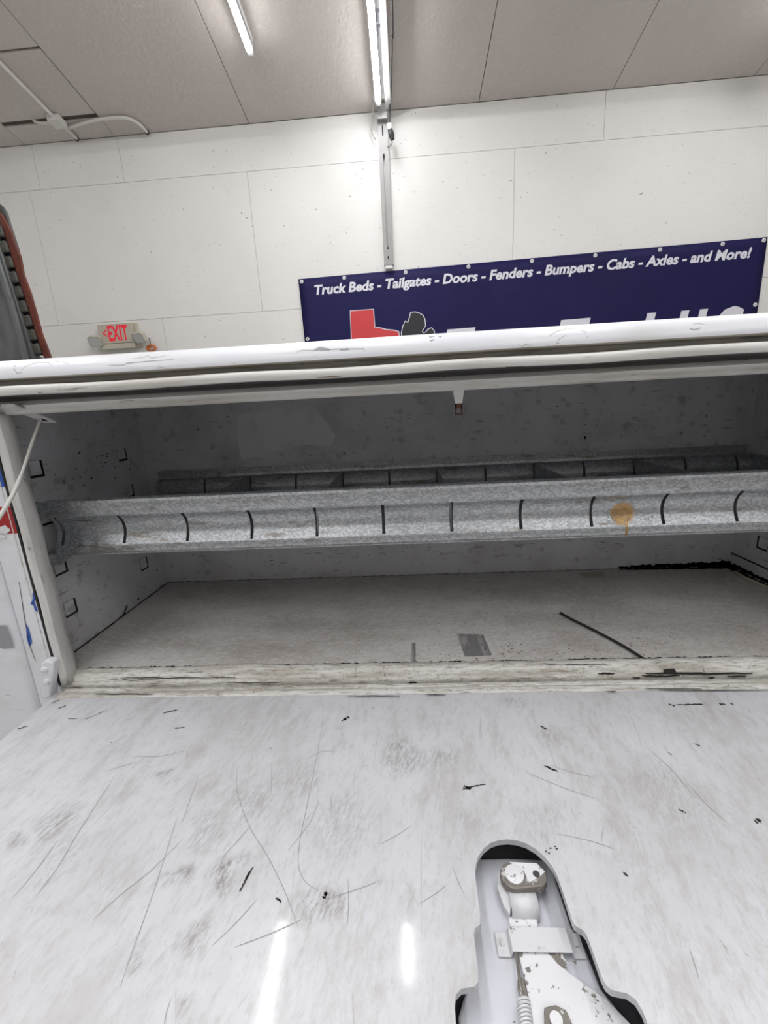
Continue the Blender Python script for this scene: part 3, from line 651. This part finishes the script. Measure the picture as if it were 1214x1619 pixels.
# link wire, hook and spring
MB().tube(spline([pp(815, 1503, .006), pp(818, 1522, .006), pp(821, 1545, .007), pp(824, 1562, .006), pp(829, 1578, .006)], 4), .0011, 8).build('link_wire', M_steel, door)
plate([(818, 1546), (827, 1545), (836, 1575), (826, 1577), (818, 1562)], .003, .006, 'spring_hook', M_steel, door)
s0, s1 = pp(827, 1582, .006), pp(838, 1680, .006); coil = []
for k in range(14*12+1):
    t = k/(14*12); a = 2*math.pi*k/12; p = s0+(s1-s0)*t; coil.append(p+Vector((math.cos(a), 0, math.sin(a)))*.0042)
MB().tube(coil, .0009, 6).build('latch_spring', M_steelw, door, smooth=True)
lb = plate([(860, 1592), (878, 1588), (895, 1596), (905, 1619), (912, 1650), (862, 1650)], .004, .010, 'release_bracket', M_steel, door)
cc2 = pp(879, 1614, .0105); MB().tube([cc2, cc2+Vector((0, 0, .002))], .0042, 14).build('bracket_rivet', M_steelb, lb)

# ================================================================== DIVIDER TRAY in the compartment
SLOT0 = -.0390; SP = .1015
slots = [SLOT0+SP*k for k in range(-5, 8)]
TX0, TX1 = -.556, .700
tr = thing('divider_tray', (.07, .76, -.205), 'long galvanized steel divider tray with slotted rails hung inside the open compartment', 'tray')
def rail_mesh(prof, r0, r1):
    xs = sorted([TX0, TX1]+[s+d for s in slots if TX0 < s < TX1 for d in (-.0024, .0024)])
    n = len(prof); mb = MB(); mb.add([(x, y, z) for x in xs for y, z in prof], [])
    for i in range(len(xs)-1):
        is_slot = abs(xs[i+1]-xs[i]-.0048) < 1e-4
        for j in range(n-1):
            if is_slot and r0 <= j < r1: continue
            mb.f.append((i*n+j, i*n+j+1, (i+1)*n+j+1, (i+1)*n+j))
    return mb
FP = [(.6260, -.1150), (.6180, -.1130), (.6100, -.1132), (.6060, -.1160), (.6050, -.1230), (.6055, -.1310), (.6075, -.1385), (.6130, -.1450), (.6170, -.1530), (.6185, -.1610), (.6175, -.1690), (.6145, -.1760), (.6105, -.1830), (.6080, -.1880), (.6075, -.1960), (.6110, -.1995)]
FPs = [(p.y, p.z) for p in spline([(0, y, z) for y, z in FP], 3)]
rail_mesh(FPs, 18, 37).build('front_rail', M_galv, tr, solid=.0016)
BP = [(.9150, -.1120), (.9140, -.1300), (.9060, -.1335), (.9000, -.1400), (.8960, -.1480), (.8945, -.1560), (.8960, -.1650), (.9000, -.1740), (.9060, -.1820), (.9080, -.1995)]
BPs = [(p.y, p.z) for p in spline([(0, y, z) for y, z in BP], 3)]
rail_mesh(BPs, 6, 24).build('back_rail', M_galv, tr, solid=.0016)
MB().box(TX0, TX1, .6105, .9085, -.2015, -.1995).build('tray_bottom', M_galv, tr)
dv = MB(); dv.prism([(-.0007, .617, -.1990), (-.0007, .905, -.1990), (-.0007, .9050, -.1340), (-.0007, .900, -.1290), (-.0007, .655, -.1290), (-.0007, .626, -.1180), (-.0007, .6200, -.1400), (-.0007, .6215, -.16)], (.0014, 0, 0))
for v in dv.v: v += WL[tr.name]*0
dv0 = None
for k, s in enumerate([slots[2], slots[4], slots[6], slots[8], slots[10]]):
    if dv0 is None:
        for v in dv.v: v.x += s
        dv0 = dv.build('divider', M_galv, tr); sx0 = s
    else:
        c_ = dv0.copy(); C.objects.link(c_); c_.parent = tr; c_.location.x = s-sx0
# end plates and hanger brackets
for x, sg in ((TX0, 1), (TX1, -1)):
    e = MB(); xx = x-sg*.0016
    e.prism([(xx, .6260, -.1300 if sg < 0 else -.1650), (xx, .9060, -.1300 if sg < 0 else -.1650), (xx, .9060, -.2000), (xx, .6110, -.2000), (xx, .6190, -.1610)], (sg*.0014, 0, 0)); e.build('end_plate', M_galv, tr)
    e = MB(); e.prism([(x-sg*.026, .606, -.1150), (x-sg*.026, .606, -.2130), (x-sg*.026, .640, -.1995), (x-sg*.026, .66, -.1995), (x-sg*.026, .66, -.1150)], (sg*.0244, 0, 0)) if False else None
    h = MB(); h.add([(x-sg*.0275, .6065, -.1125), (x-sg*.002, .6065, -.1125), (x-sg*.002, .6065, -.125), (x-sg*.018, .6065, -.1320), (x-sg*.020, .6110, -.1600), (x-sg*.0275, .6110, -.1600)], [(0, 1, 2, 3, 4, 5)])
    h.build('hanger', M_galv, tr, solid=.0015)
    h = MB(); h.prism([(x-sg*.0270, .607, -.1980), (x-sg*.0270, .607, -.2160), (x-sg*.0270, .665, -.2005), (x-sg*.0270, .665, -.1980)], (sg*.0290, 0, 0)); h.build('support_bracket', M_galv, tr)
# scratched pencil writing on the front rail
m = MB()
def fr(u, v): return on_profile(u, v, FP, .0016)
for pts in ([(957, 818), (960, 815), (963, 818), (959, 822), (964, 824), (961, 828)], [(967, 817), (969, 822), (972, 824), (974, 818)], [(962, 809), (967, 818), (969, 822)], [(968, 809), (973, 812), (972, 818), (968, 817)], [(980, 814), (985, 816), (989, 814)], [(986, 826), (990, 822), (993, 827), (988, 829), (987, 823)], [(993, 823), (996, 818), (1000, 817)],
            [(1005, 816), (1010, 808)], [(1014, 824), (1013, 818), (1017, 814), (1021, 815)], [(1019, 822), (1024, 818), (1027, 824)], [(1026, 818), (1030, 816), (1033, 820)], [(970, 828), (976, 824)], [(1030, 821), (1034, 814)]):
    q = [fr(u, v) for u, v in pts]
    if all(q): m.ribbon(spline(q, 3), .0007, (0, -1, 0))
m.build('pencil_writing', M_scr, tr, kind='stuff')

# loose things on the compartment floor
q = [on_z(u, v, CFZ+.0032) for u, v in ((886, 969), (900, 977), (940, 997), (985, 1021), (1024, 1046))]
tag(MB().tube(spline(q, 4), .0021, 8).build('black_rod', M_dark, smooth=True), 'thin black rod lying aslant on the compartment floor', 'rod')
q = [on_x(u, v, CL+.003) for u, v in ((189, 979), (195, 972), (201, 957))]
q[0].z = max(q[0].z, CFZ+.002)
tag(MB().tube(spline(q, 4), .0013, 6).build('bent_wire', M_dark), 'short bent black wire leaning against the side panel of the compartment', 'wire')
q = [on_z(u, v, CFZ+.0007) for u, v in ((914, 906), (952, 904), (957, 911), (924, 913))]
tag(MB().prism(q, (0, 0, .0006)).build('paper_scrap', M_paper), 'small yellowed paper scrap lying against the back panel of the compartment', 'paper')

# ================================================================== BACK WALL THINGS
# banner
BY = YW-.012
o_ = on_y(471.6, 441.4, BY); e_ = on_y(1213.4, 374.7, BY); ex = (e_-o_).normalized(); ez = Vector((-ex.z, 0, ex.x)); BW = (e_-o_).length; BH = 1.22
bn = thing('banner', (o_.x+BW/2, BY, o_.z-BH), 'navy blue vinyl banner with white slanted lettering hung on the white wall', 'banner')
def bpt(s, t, d=0.0): return o_+ex*s+ez*t+Vector((0, -d, 0))
def wave(s, t): return .006*math.sin(s*2.1+t*1.5)*math.sin(s*.9)+.003*math.sin(s*6-t*3)
nx, nz = 60, 16; m = MB()
m.add([bpt(BW*i/nx, -BH*j/nz, wave(BW*i/nx, -BH*j/nz)*min(1, 6*j/nz)) for i in range(nx+1) for j in range(nz+1)],
      [(i*(nz+1)+j, i*(nz+1)+j+1, (i+1)*(nz+1)+j+1, (i+1)*(nz+1)+j) for i in range(nx) for j in range(nz)])
m.build('vinyl_sheet', M_navy, bn, smooth=True, solid=.001)
def st_of(u, v): p = on_y(u, v, BY)-o_; return p.dot(ex), p.dot(ez)
def pr_d(s, t, k=0.002): return bpt(s, t, wave(s, t)*min(1, 6*max(-t, 0)/BH)+k)
def banner_text(txt, p0, p1, cap, name, off, shear):
    """p0/p1: baseline ends in sheet coordinates; every word becomes a part"""
    vv, ff = text_mesh(txt, off, shear, 1.0)
    par = list(range(len(vv)))
    def root(a):
        while par[a] != a: par[a] = par[par[a]]; a = par[a]
        return a
    for q in ff:
        for a in q[1:]: par[root(a)] = root(q[0])
    isl = {}
    for k in range(len(ff)): isl.setdefault(root(ff[k][0]), []).append(k)
    it = []
    for k, fl in isl.items():
        xs = [vv[a][0]-shear*vv[a][1]*XS for fi in fl for a in ff[fi]]; it.append((min(xs), max(xs), fl))
    it.sort(); words = []
    for a, b, fl in it:
        if words and a < words[-1][1]+GAP: words[-1][1] = max(b, words[-1][1]); words[-1][2] += fl
        else: words.append([a, b, list(fl)])
    (s0_, t0_), (s1_, t1_) = p0, p1
    for a, b, fl in words:
        ids = sorted({q for fi in fl for q in ff[fi]}); mp = {q: k for k, q in enumerate(ids)}
        MB().add([pr_d(s0_+(s1_-s0_)*vv[q][0], t0_+(t1_-t0_)*vv[q][0]+vv[q][1]/.729*cap) for q in ids], [tuple(mp[q] for q in ff[fi]) for fi in fl]).build(name, M_prn, bn)
XS = 1/38.; GAP = .0042
banner_text('Truck Beds - Tailgates - Doors - Fenders - Bumpers - Cabs - Axles - and More!', st_of(498, 466), st_of(1187, 407), .088, 'printed_word', .034, .2)
capb = .36; XS = .5; GAP = .5
for wd, u0, v0, u1, v1 in (('Texas', 704, 522, 862, 509), ('Truck', 884, 507, 1060, 493), ('LLC', 1066, 493, 1177, 483)):
    a, b = st_of(u0, v0), st_of(u1, v1); tt = a[1]-capb
    banner_text(wd, (a[0], tt), (b[0], tt), capb, 'printed_word', .055, .24)
def outline(pts, name, m_, k, grow=0):
    P = [st_of(u, v) for u, v in pts]
    if grow:
        n = len(P); ar = sum(P[i][0]*P[(i+1) % n][1]-P[(i+1) % n][0]*P[i][1] for i in range(n)); sg = 1 if ar > 0 else -1; Q = []
        for i in range(n):
            a, b, c = Vector(P[i-1]), Vector(P[i]), Vector(P[(i+1) % n]); d1 = (b-a).normalized(); d2 = (c-b).normalized()
            nn = Vector((d1.y+d2.y, -d1.x-d2.x)); nn = nn.normalized() if nn.length > 1e-6 else Vector((d1.y, -d1.x)); Q.append(tuple(b+nn*sg*grow))
        P = Q
    b_ = bmesh.new(); vs2 = [b_.verts.new((*p, 0)) for p in P]; es2 = [b_.edges.new((vs2[i], vs2[(i+1) % len(vs2)])) for i in range(len(vs2))]
    bmesh.ops.triangle_fill(b_, edges=es2, use_beauty=True); b_.verts.index_update()
    mb = MB().add([pr_d(v.co.x, v.co.y, k) for v in b_.verts], [tuple(v.index for v in f_.verts) for f_ in b_.faces]); b_.free()
    return mb.build(name, m_, bn)
texas = [(554, 492), (590, 489.5), (592, 518), (600, 519), (611, 522), (622, 523), (630, 525), (632, 545), (634, 556), (620, 566), (606, 580), (604, 596), (592, 590), (582, 572), (572, 568), (566, 572), (552, 556), (540, 543), (556, 541)]
outline(texas, 'state_outline', M_prn, .0025, .009); outline(texas, 'red_state_shape', M_prred, .004)
mich = [(637, 545), (635, 527), (637, 517), (641, 508), (645, 511), (646, 507), (648, 502), (649, 495), (655, 494), (661, 495), (668, 499), (671, 505), (672, 515), (667, 524), (668, 527), (673, 526), (677, 521), (682, 519), (686, 524), (686, 533), (682, 545), (675, 556), (640, 556)]
outline(mich, 'mitten_outline', M_prn, .0025, .008); outline(mich, 'black_state_shape', M_prblk, .004)
for (u, v) in ((473, 442), (544, 437.5), (641, 428), (740.5, 420), (841, 410), (941, 402.5), (1043.5, 393), (1142.5, 384), (1211, 377), (482, 536.5), (1202, 481)):
    s_, t_2 = st_of(u, v); s_ = min(max(s_, .03), BW-.03); c = pr_d(s_, min(t_2, -.025), .001)
    gm = MB(); n = 12
    gm.tube([c, c-Vector((0, .006, 0))], [.019, .015], n); g_ = gm.build('grommet', M_fix, bn)
    MB().tube([c-Vector((0, .006, 0)), c-Vector((0, .008, 0))], .007, 8).build('screw', M_strut, g_)
for _ in ():
    pass
# exit sign
xa_, xb_ = on_y(157, 514, YW-.03), on_y(213, 508, YW-.03)
ex0, ex1 = xa_.x, on_y(208.5, 512, YW-.06).x; zt = on_y(157, 513, YW-.06).z; zb = on_y(166, 551, YW-.06).z
es_ = thing('exit_sign', ((ex0+ex1)/2, YW, zb), 'beige lit EXIT sign with red letters and two emergency lamp heads', 'sign')
MB().box(ex0-.012, ex1+.028, YW-.045, YW, zb-.004, zt).build('sign_back_box', M_exit, es_, bevel=.006)
fz = zb+.26*(zt-zb)*.72
MB().box(ex0, ex1, YW-.066, YW-.045, fz, zt-.004).build('sign_face', M_exit, es_, bevel=.003)
MB().hexa([(x, y, z) for z, yy in ((zb-.01, YW-.072), (fz-.003, YW-.066)) for y in (yy, YW-.04) for x in (ex0+.004, ex1-.002)]).build('sign_bottom_tray', M_exit, es_, bevel=.003)
vv, ff = text_mesh('EXIT', .03, 0, 1.02)
lx0, lx1 = on_y(169.5, 520, YW-.066).x, on_y(200.5, 518, YW-.066).x; lz0 = on_y(185, 538, YW-.066).z; lz1 = on_y(185, 513.5, YW-.066).z
MB().add([(lx0+(lx1-lx0)*x, YW-.0672, lz0+(lz1-lz0)*y/.729) for x, y in vv], ff).build('exit_lettering', M_exitred, es_)
cx_ = lx0-.012; cz_ = (lz0+lz1)/2
MB().add([(cx_, YW-.0672, cz_+.040), (cx_, YW-.0672, cz_+.022), (cx_-.030, YW-.0672, cz_), (cx_, YW-.0672, cz_-.022), (cx_, YW-.0672, cz_-.040), (cx_-.048, YW-.0672, cz_)], [(0, 1, 2, 5), (5, 2, 3, 4)]).build('arrow_mark', M_exitred, es_)
for (u, v), sg in (((151.5, 539), -1), ((221, 533), 1)):
    c = on_y(u, v, YW-.09)
    hpts = []
    a1 = Vector((.95*1, -.25*1, -.1)); dirv = Vector((-.25*sg if sg < 0 else -.1, -.8, -.5)).normalized(); sx_ = dirv.cross(Vector((0, 0, 1))).normalized(); uz = sx_.cross(dirv)
    hd_ = MB(); rg = []
    for d_, sc_ in ((-.05, .6), (-.03, .85), (.02, 1.0), (.028, .96)):
        rg.append([c+dirv*d_+sx_*(a_*.062*sc_)+uz*(b_*.052*sc_) for a_, b_ in ((-1, -.7), (-.7, -1), (.7, -1), (1, -.7), (1, .7), (.7, 1), (-.7, 1), (-1, .7))])
    vsx = [p for r_ in rg for p in r_]
    hd_.add(vsx, [(i*8+k, i*8+(k+1) % 8, (i+1)*8+(k+1) % 8, (i+1)*8+k) for i in range(3) for k in range(8)]+[tuple(range(7, -1, -1))])
    ho = hd_.build('lamp_head', M_exit, es_)
    MB().add([c+dirv*.026+(p-c-dirv*.028)*.96 for p in rg[3]], [tuple(range(8))]).build('lamp_lens', M_lens, ho)
    MB().tube([c-dirv*.04, Vector(((ex0 if sg < 0 else ex1), YW-.03, c.z-.02))], .014, 8).build('lamp_arm', M_exit, es_)
c = on_y(239, 550, YW-.03)
oc_ = thing('wire_bundle', (c.x, YW, c.z-.03), 'coil of orange wire hanging below the exit sign lamp', 'wire')
for k in range(3):
    MB().tube([c+Vector((.05*math.cos(t)*(1-.2*k)+.012*k, -.012*k+.004*math.sin(3*t), .028*math.sin(t)-.006*k)) for t in [2*math.pi*j/14 for j in range(15)]], .007, 6).build('wire_loop', M_orange, oc_)
MB().tube(spline([on_y(236, 534, YW-.012), on_y(237, 540, YW-.02), on_y(238, 547, YW-.03)], 4), .004, 6).build('lead_wire', M_dark, oc_)

# slotted steel upright on the wall
pl, prr = on_y(594.4, 188, YW-.05).x, on_y(612.5, 188, YW-.05).x
pb = on_y(613, 419, YW-.05).z; pt = 2.53; pm = (pl+prr)/2+.003; pl += .012
po = thing('steel_upright', (pm, YW, pb), 'grey painted slotted steel channel fixed upright to the wall above the banner', 'strut')
MB().box(pl, pm-.008, YW-.055, YW-.051, pb, pt).build('channel_flange', M_strut, po)
MB().box(pm+.008, prr, YW-.055, YW-.051, pb, pt).build('channel_flange', M_strut, po)
MB().box(pl-.001, pl+.003, YW-.051, YW, pb, pt).build('channel_side', M_strutw, po)
MB().box(prr-.003, prr+.001, YW-.051, YW, pb, pt).build('channel_side', M_strutw, po)
MB().box(pl, prr, YW-.012, YW-.008, pb, pt).build('channel_back', M_strutw, po)
MB().box(pm-.009, pm+.009, YW-.0548, YW-.0505, pb, pb+.16).build('slot_cover', M_strut, po)
MB().box(pm-.009, pm+.009, YW-.0548, YW-.0505, pt-.28, pt).build('slot_cover', M_strut, po)
for z0, z1 in ((pb+.05, pb+.075), (pb+.135, pb+.155), (pt-.14, pt-.06)):
    MB().box(pm-.006, pm+.006, YW-.0556, YW-.0547, z0, z1).build('slot_hole', M_black, po)
MB().box(pl+.01, prr-.01, YW-.05, YW, pb-.03, pb).build('mounting_strip', M_wall, po)
# ceiling strut meeting the upright
def cpt(x, y, d): return Vector((x, y, ceil_z(y)-d))
def along(x0, x1, y0, y1, d0, d1): return MB().hexa([(x, y, ceil_z(y)-d) for d in (d1, d0) for y in (y0, y1) for x in (x0, x1)])
bm_ = thing('ceiling_strut', (-.05, 3.0, ceil_z(3.0)-.07), 'white steel strut running along the ceiling toward the wall upright', 'strut')
along(-.070, -.022, .6, YW-.10, .02, .065).build('strut_channel', M_strutw, bm_)
along(-.098, -.072, .6, YW-.16, .005, .03).build('strut_flange', M_fix, bm_)
MB().box(pl+.004, prr-.004, YW-.10, YW-.055, pt-.03, ceil_z(YW-.08)-.01).build('corner_bracket', M_strut, bm_)
MB().box(pl+.002, prr-.002, YW-.104, YW-.10, pt-.035, pt+.012).build('bracket_plate', M_strut, bm_)
for y in (3.78, 3.88):
    along(-.100, -.070, y-.03, y+.03, .03, .05).build('strut_clip', M_chipg, bm_)
# fluorescent-style LED tubes
def half_tube(a, b, parent):
    n = 12; rr = .025
    for nm, a0, a1, m_ in (('lit_tube', 195, 345, M_tube), ('tube_back', -15, 195, M_fix)):
        cs = [(rr*math.cos(math.radians(a0+(a1-a0)*k/n)), rr*math.sin(math.radians(a0+(a1-a0)*k/n))) for k in range(n+1)]
        t = MB(); t.add([p+Vector((c, 0, d)) for p in (a, b) for c, d in cs], [(k, k+1, n+2+k, n+1+k) for k in range(n)]); t.build(nm, m_, parent, smooth=True)
def lamp(x, y1, ln, label, group=None):
    y0 = y1-ln; r = thing('tube_light', cpt(x, (y0+y1)/2, .075), label, 'light', group)
    along(x-.028, x+.028, y0+.02, y1-.02, .0, .035).build('batten', M_fix, r)
    half_tube(cpt(x, y0+.03, .075), cpt(x, y1-.03, .075), r)
    for a, b in ((y0, y0+.03), (y1-.03, y1)):
        along(x-.02, x+.02, a, b, .03, .095).build('tube_socket', M_fix, r)
    return r
lamp(-1.06, 3.90, 2.44, 'lit LED tube light on bare ceiling boards, away from the steel strut')
lamp(-.128, 4.42, 2.44, 'lit LED tube light running beside the white ceiling strut')
LG = 'unseen tube lights further along the shop ceiling'
for (x, y1, ln) in ((1.35, 3.5, 1.22), (-2.9, 1.7, 2.44), (3.05, 4.05, 2.44), (-1.06, 1.2, 2.44), (-.128, 1.3, 2.44), (1.35, 1.7, 2.44), (-3.9, 3.2, 1.0), (3.9, .4, 2.44)):  # tubes out of view; the one just right of frame is added to brighten the wall
    lamp(x, y1, ln, 'unseen lit LED tube light further along the shop ceiling', LG)
def fill_lamp(x, y):
    z = ceil_z(YW)+s2*(y-YB)-.35; r = thing('tube_light', (x, y, z), 'unseen lit LED tube light further along the shop ceiling', 'light', LG)
    half_tube(Vector((x, y-1.2, z)), Vector((x, y+1.2, z)), r); MB().box(x-.03, x+.03, y-1.2, y+1.2, z+.03, z+.06).build('batten', M_fix, r)  # tube and batten of the added, unseen lamp
for x in (-2.9, -1.06, 1.45, 3.3): fill_lamp(x, -2.9)  # unseen row added to give more light from the front
# power cord with plug hanging by the upright
cd = thing('power_cord', (0, YW-.1, 2.2), 'black power cord with inline plug hanging beside the wall upright', 'cord')
q = [cpt(.03, 1.5, .08), on_ceil(619.5, 0, .08), on_ceil(619.5, 60, .08), on_ceil(618.5, 110, .08), on_y(616.5, 165, YW-.14), on_y(616, 200, YW-.14)]
MB().tube(spline(q, 6), .0075, 8).build('black_cable', M_dark, cd, smooth=True)
c = on_y(616, 201, YW-.14); MB().tube([c+Vector((0, 0, .022)), c-Vector((0, 0, .022))], .022, 12).build('white_ring', M_fix, cd)
a_, b_ = on_y(617, 205, YW-.14), on_y(620.5, 221, YW-.14); MB().tube([a_, a_+(b_-a_)*.5, b_], [.022, .027, .018], 8).build('plug_body', M_dark, cd)
MB().tube(spline([b_, on_y(619, 228, YW-.13), on_y(613, 231.5, YW-.06)], 5), .005, 6).build('lead', M_strut, cd)
tag(MB().tube(spline([on_y(589.5, 150, YW-.12), on_y(589, 180, YW-.1), on_y(591, 190, YW-.07), on_y(586.5, 202, YW-.06), on_y(590, 214, YW-.05), on_y(594, 221, YW-.05)], 6), .005, 6).build('grey_wire', M_strut), 'thin grey wire looping beside the top of the wall upright', 'wire')
# conduit on the ceiling
cdt = thing('conduit', on_ceil(90, 192, .03), 'white painted conduit with junction box on the grey ceiling', 'conduit')
cz = lambda u, v: on_ceil(u, v, .022)
end1 = cz(122, 220); end2 = cz(233, 210)
MB().tube([cz(-60, 42), cz(0, 99), cz(88, 188)], .014, 8).build('conduit_pipe', M_cond, cdt, smooth=True)
MB().tube(spline([cz(98, 196), cz(106, 205), cz(112, 210), end1], 4), .014, 8).build('conduit_pipe', M_cond, cdt, smooth=True)
MB().tube(spline([cz(108, 203), cz(125, 197), cz(150, 190), cz(175, 187), cz(195, 186), cz(210, 190), cz(222, 198), end2], 5), .013, 8).build('conduit_pipe', M_cond, cdt, smooth=True)
MB().tube(spline([cz(52, 190), cz(62, 194), cz(82, 194)], 4), .011, 8).build('conduit_pipe', M_cond, cdt, smooth=True)
c = on_ceil(90, 192, .03); sl = math.atan(SL)
MB().obox(c, (.055, 0, 0), (0, .05, -.05*SL), (0, .02*SL, .026)).build('junction_box', M_cond, cdt, bevel=.004)
for p in (end1, end2):
    MB().tube([p+Vector((0, -.012, 0)), p+Vector((0, .004, 0))], .020, 8).build('pipe_collar', M_ceilback, cdt)

# ------------------------------------------------------------------ standing grey panel with rust-red rim
YP = 3.0
ep = lambda u, v, y=YP: on_y(u, v, y)
zl = GROUND
top = [(-60, 300), (-10, 318), (2, 325), (8, 333), (14, 352)]
tail = thing('truck_panel', (-2.7, YP+.1, GROUND), 'dark grey steel truck panel with rust red rim standing on end by the wall', 'truck part')
def down(pts, y):   # carry a right-hand edge straight on to the floor
    a, b = ep(*pts[-2], y), ep(*pts[-1], y); k = (GROUND-b.z)/(a.z-b.z); return b+(b-a)*-abs(k) if False else Vector((b.x+(b.x-a.x)*(b.z-GROUND)/(a.z-b.z), y, GROUND))
edge_o = [(-60, 296), (-10, 316), (2, 325), (8, 334), (14, 354), (20, 372), (28, 396), (36, 425), (48, 470), (62, 515), (75, 562)]
P = [ep(*q, YP+.01) for q in edge_o]; P[0].x = min(P[0].x, -3.2); bot = down(edge_o, YP)
MB().prism(P[:7]+[ep(26, 400), ep(24, 420), Vector((bot.x-.12, YP, GROUND)), Vector((-3.3, YP, GROUND)), Vector((-3.3, YP, P[0].z))], (0, .02, 0)).build('backing_sheet', M_sheet, tail)
inner = [(-60, 315), (-20, 326), (0, 342), (10, 372), (22, 410), (32, 450), (44, 500), (64, 562)]
bi = down(inner, YP); no = []
outer_pts = [(-60, 308), (-20, 320), (0, 336), (8, 350), (16, 366), (22, 385), (30, 405), (37, 432), (46, 462), (56, 495), (66, 527), (77, 562)]
OP = [ep(*q, YP-.02) for q in outer_pts]
for i, p in enumerate(OP[5:]): p.x += .006*math.sin(i*2.3)
rim_in = [(-60, 326), (-20, 336), (0, 350), (8, 372), (15, 393), (22, 417), (30, 441), (38, 466), (46, 489), (59, 532), (68, 562)]
IP = [ep(*q, YP-.02) for q in rim_in]
bo_ = down(outer_pts, YP-.02); bi_ = down(rim_in, YP-.02)
ringp = OP+[bo_]+[bi_]+IP[::-1]
b_ = bmesh.new(); vs2 = [b_.verts.new(p) for p in ringp]; f_ = b_.faces.new(vs2); r_ = bmesh.ops.extrude_face_region(b_, geom=[f_])
for v in r_['geom']:
    if isinstance(v, bmesh.types.BMVert): v.co.y += .018
bmesh.ops.triangulate(b_, faces=b_.faces[:]); b_.verts.index_update()
MB().add([v.co.copy() for v in b_.verts], [tuple(v.index for v in q.verts) for q in b_.faces]).build('rust_rim', M_rustrim, tail); b_.free()
pads = [(-2, 366), (6, 391), (13, 415), (20, 438.5), (27, 462), (34, 485.5), (41.5, 509), (49, 531.5), (56, 553)]
p0_, p1_ = ep(14, 415, YP-.03), ep(57.5, 552, YP-.03); stepv = (p1_-p0_)/6.0
axz = stepv.normalized(); axx = Vector((axz.z, 0, -axz.x))*-1
for k in range(-2, 17):
    c = p0_+stepv*k
    if c.z < GROUND+.06: break
    MB().obox(c, axx*.027, Vector((0, .014, 0)), axz*stepv.length*.40).build('steel_pad', M_pad, tail, bevel=.012)
fr_ = [(-80, 370), (-14, 358), (-6, 372), (2, 400), (12, 432), (20, 458), (36, 508), (53, 562)]
FPp = [ep(*q, YP-.05) for q in fr_]; bf = down(fr_, YP-.05)
dk = [(-60, 330), (0, 350), (22, 417), (46, 489), (68, 562), (52, 562), (12, 432), (-6, 372), (-60, 370)]
MB().prism([ep(*q, YP-.012) for q in dk], (0, .008, 0)).build('dark_channel', M_dark, tail)
MB().prism(FPp+[bf, Vector((-3.3, YP-.05, GROUND)), Vector((-3.3, YP-.05, FPp[0].z))], (0, .03, 0)).build('front_sheet', M_sheet, tail, bevel=.006)
ribp = [ep(u, v, YP-.055) for u, v in ((0, 425), (18, 480), (40, 562))]; 
MB().tube([ribp[0]+(ribp[0]-ribp[1])*.6, ribp[0], ribp[1], ribp[2], down([(18, 480), (40, 562)], YP-.055)], .022, 8).build('pressed_rib', M_sheet, tail, smooth=True)
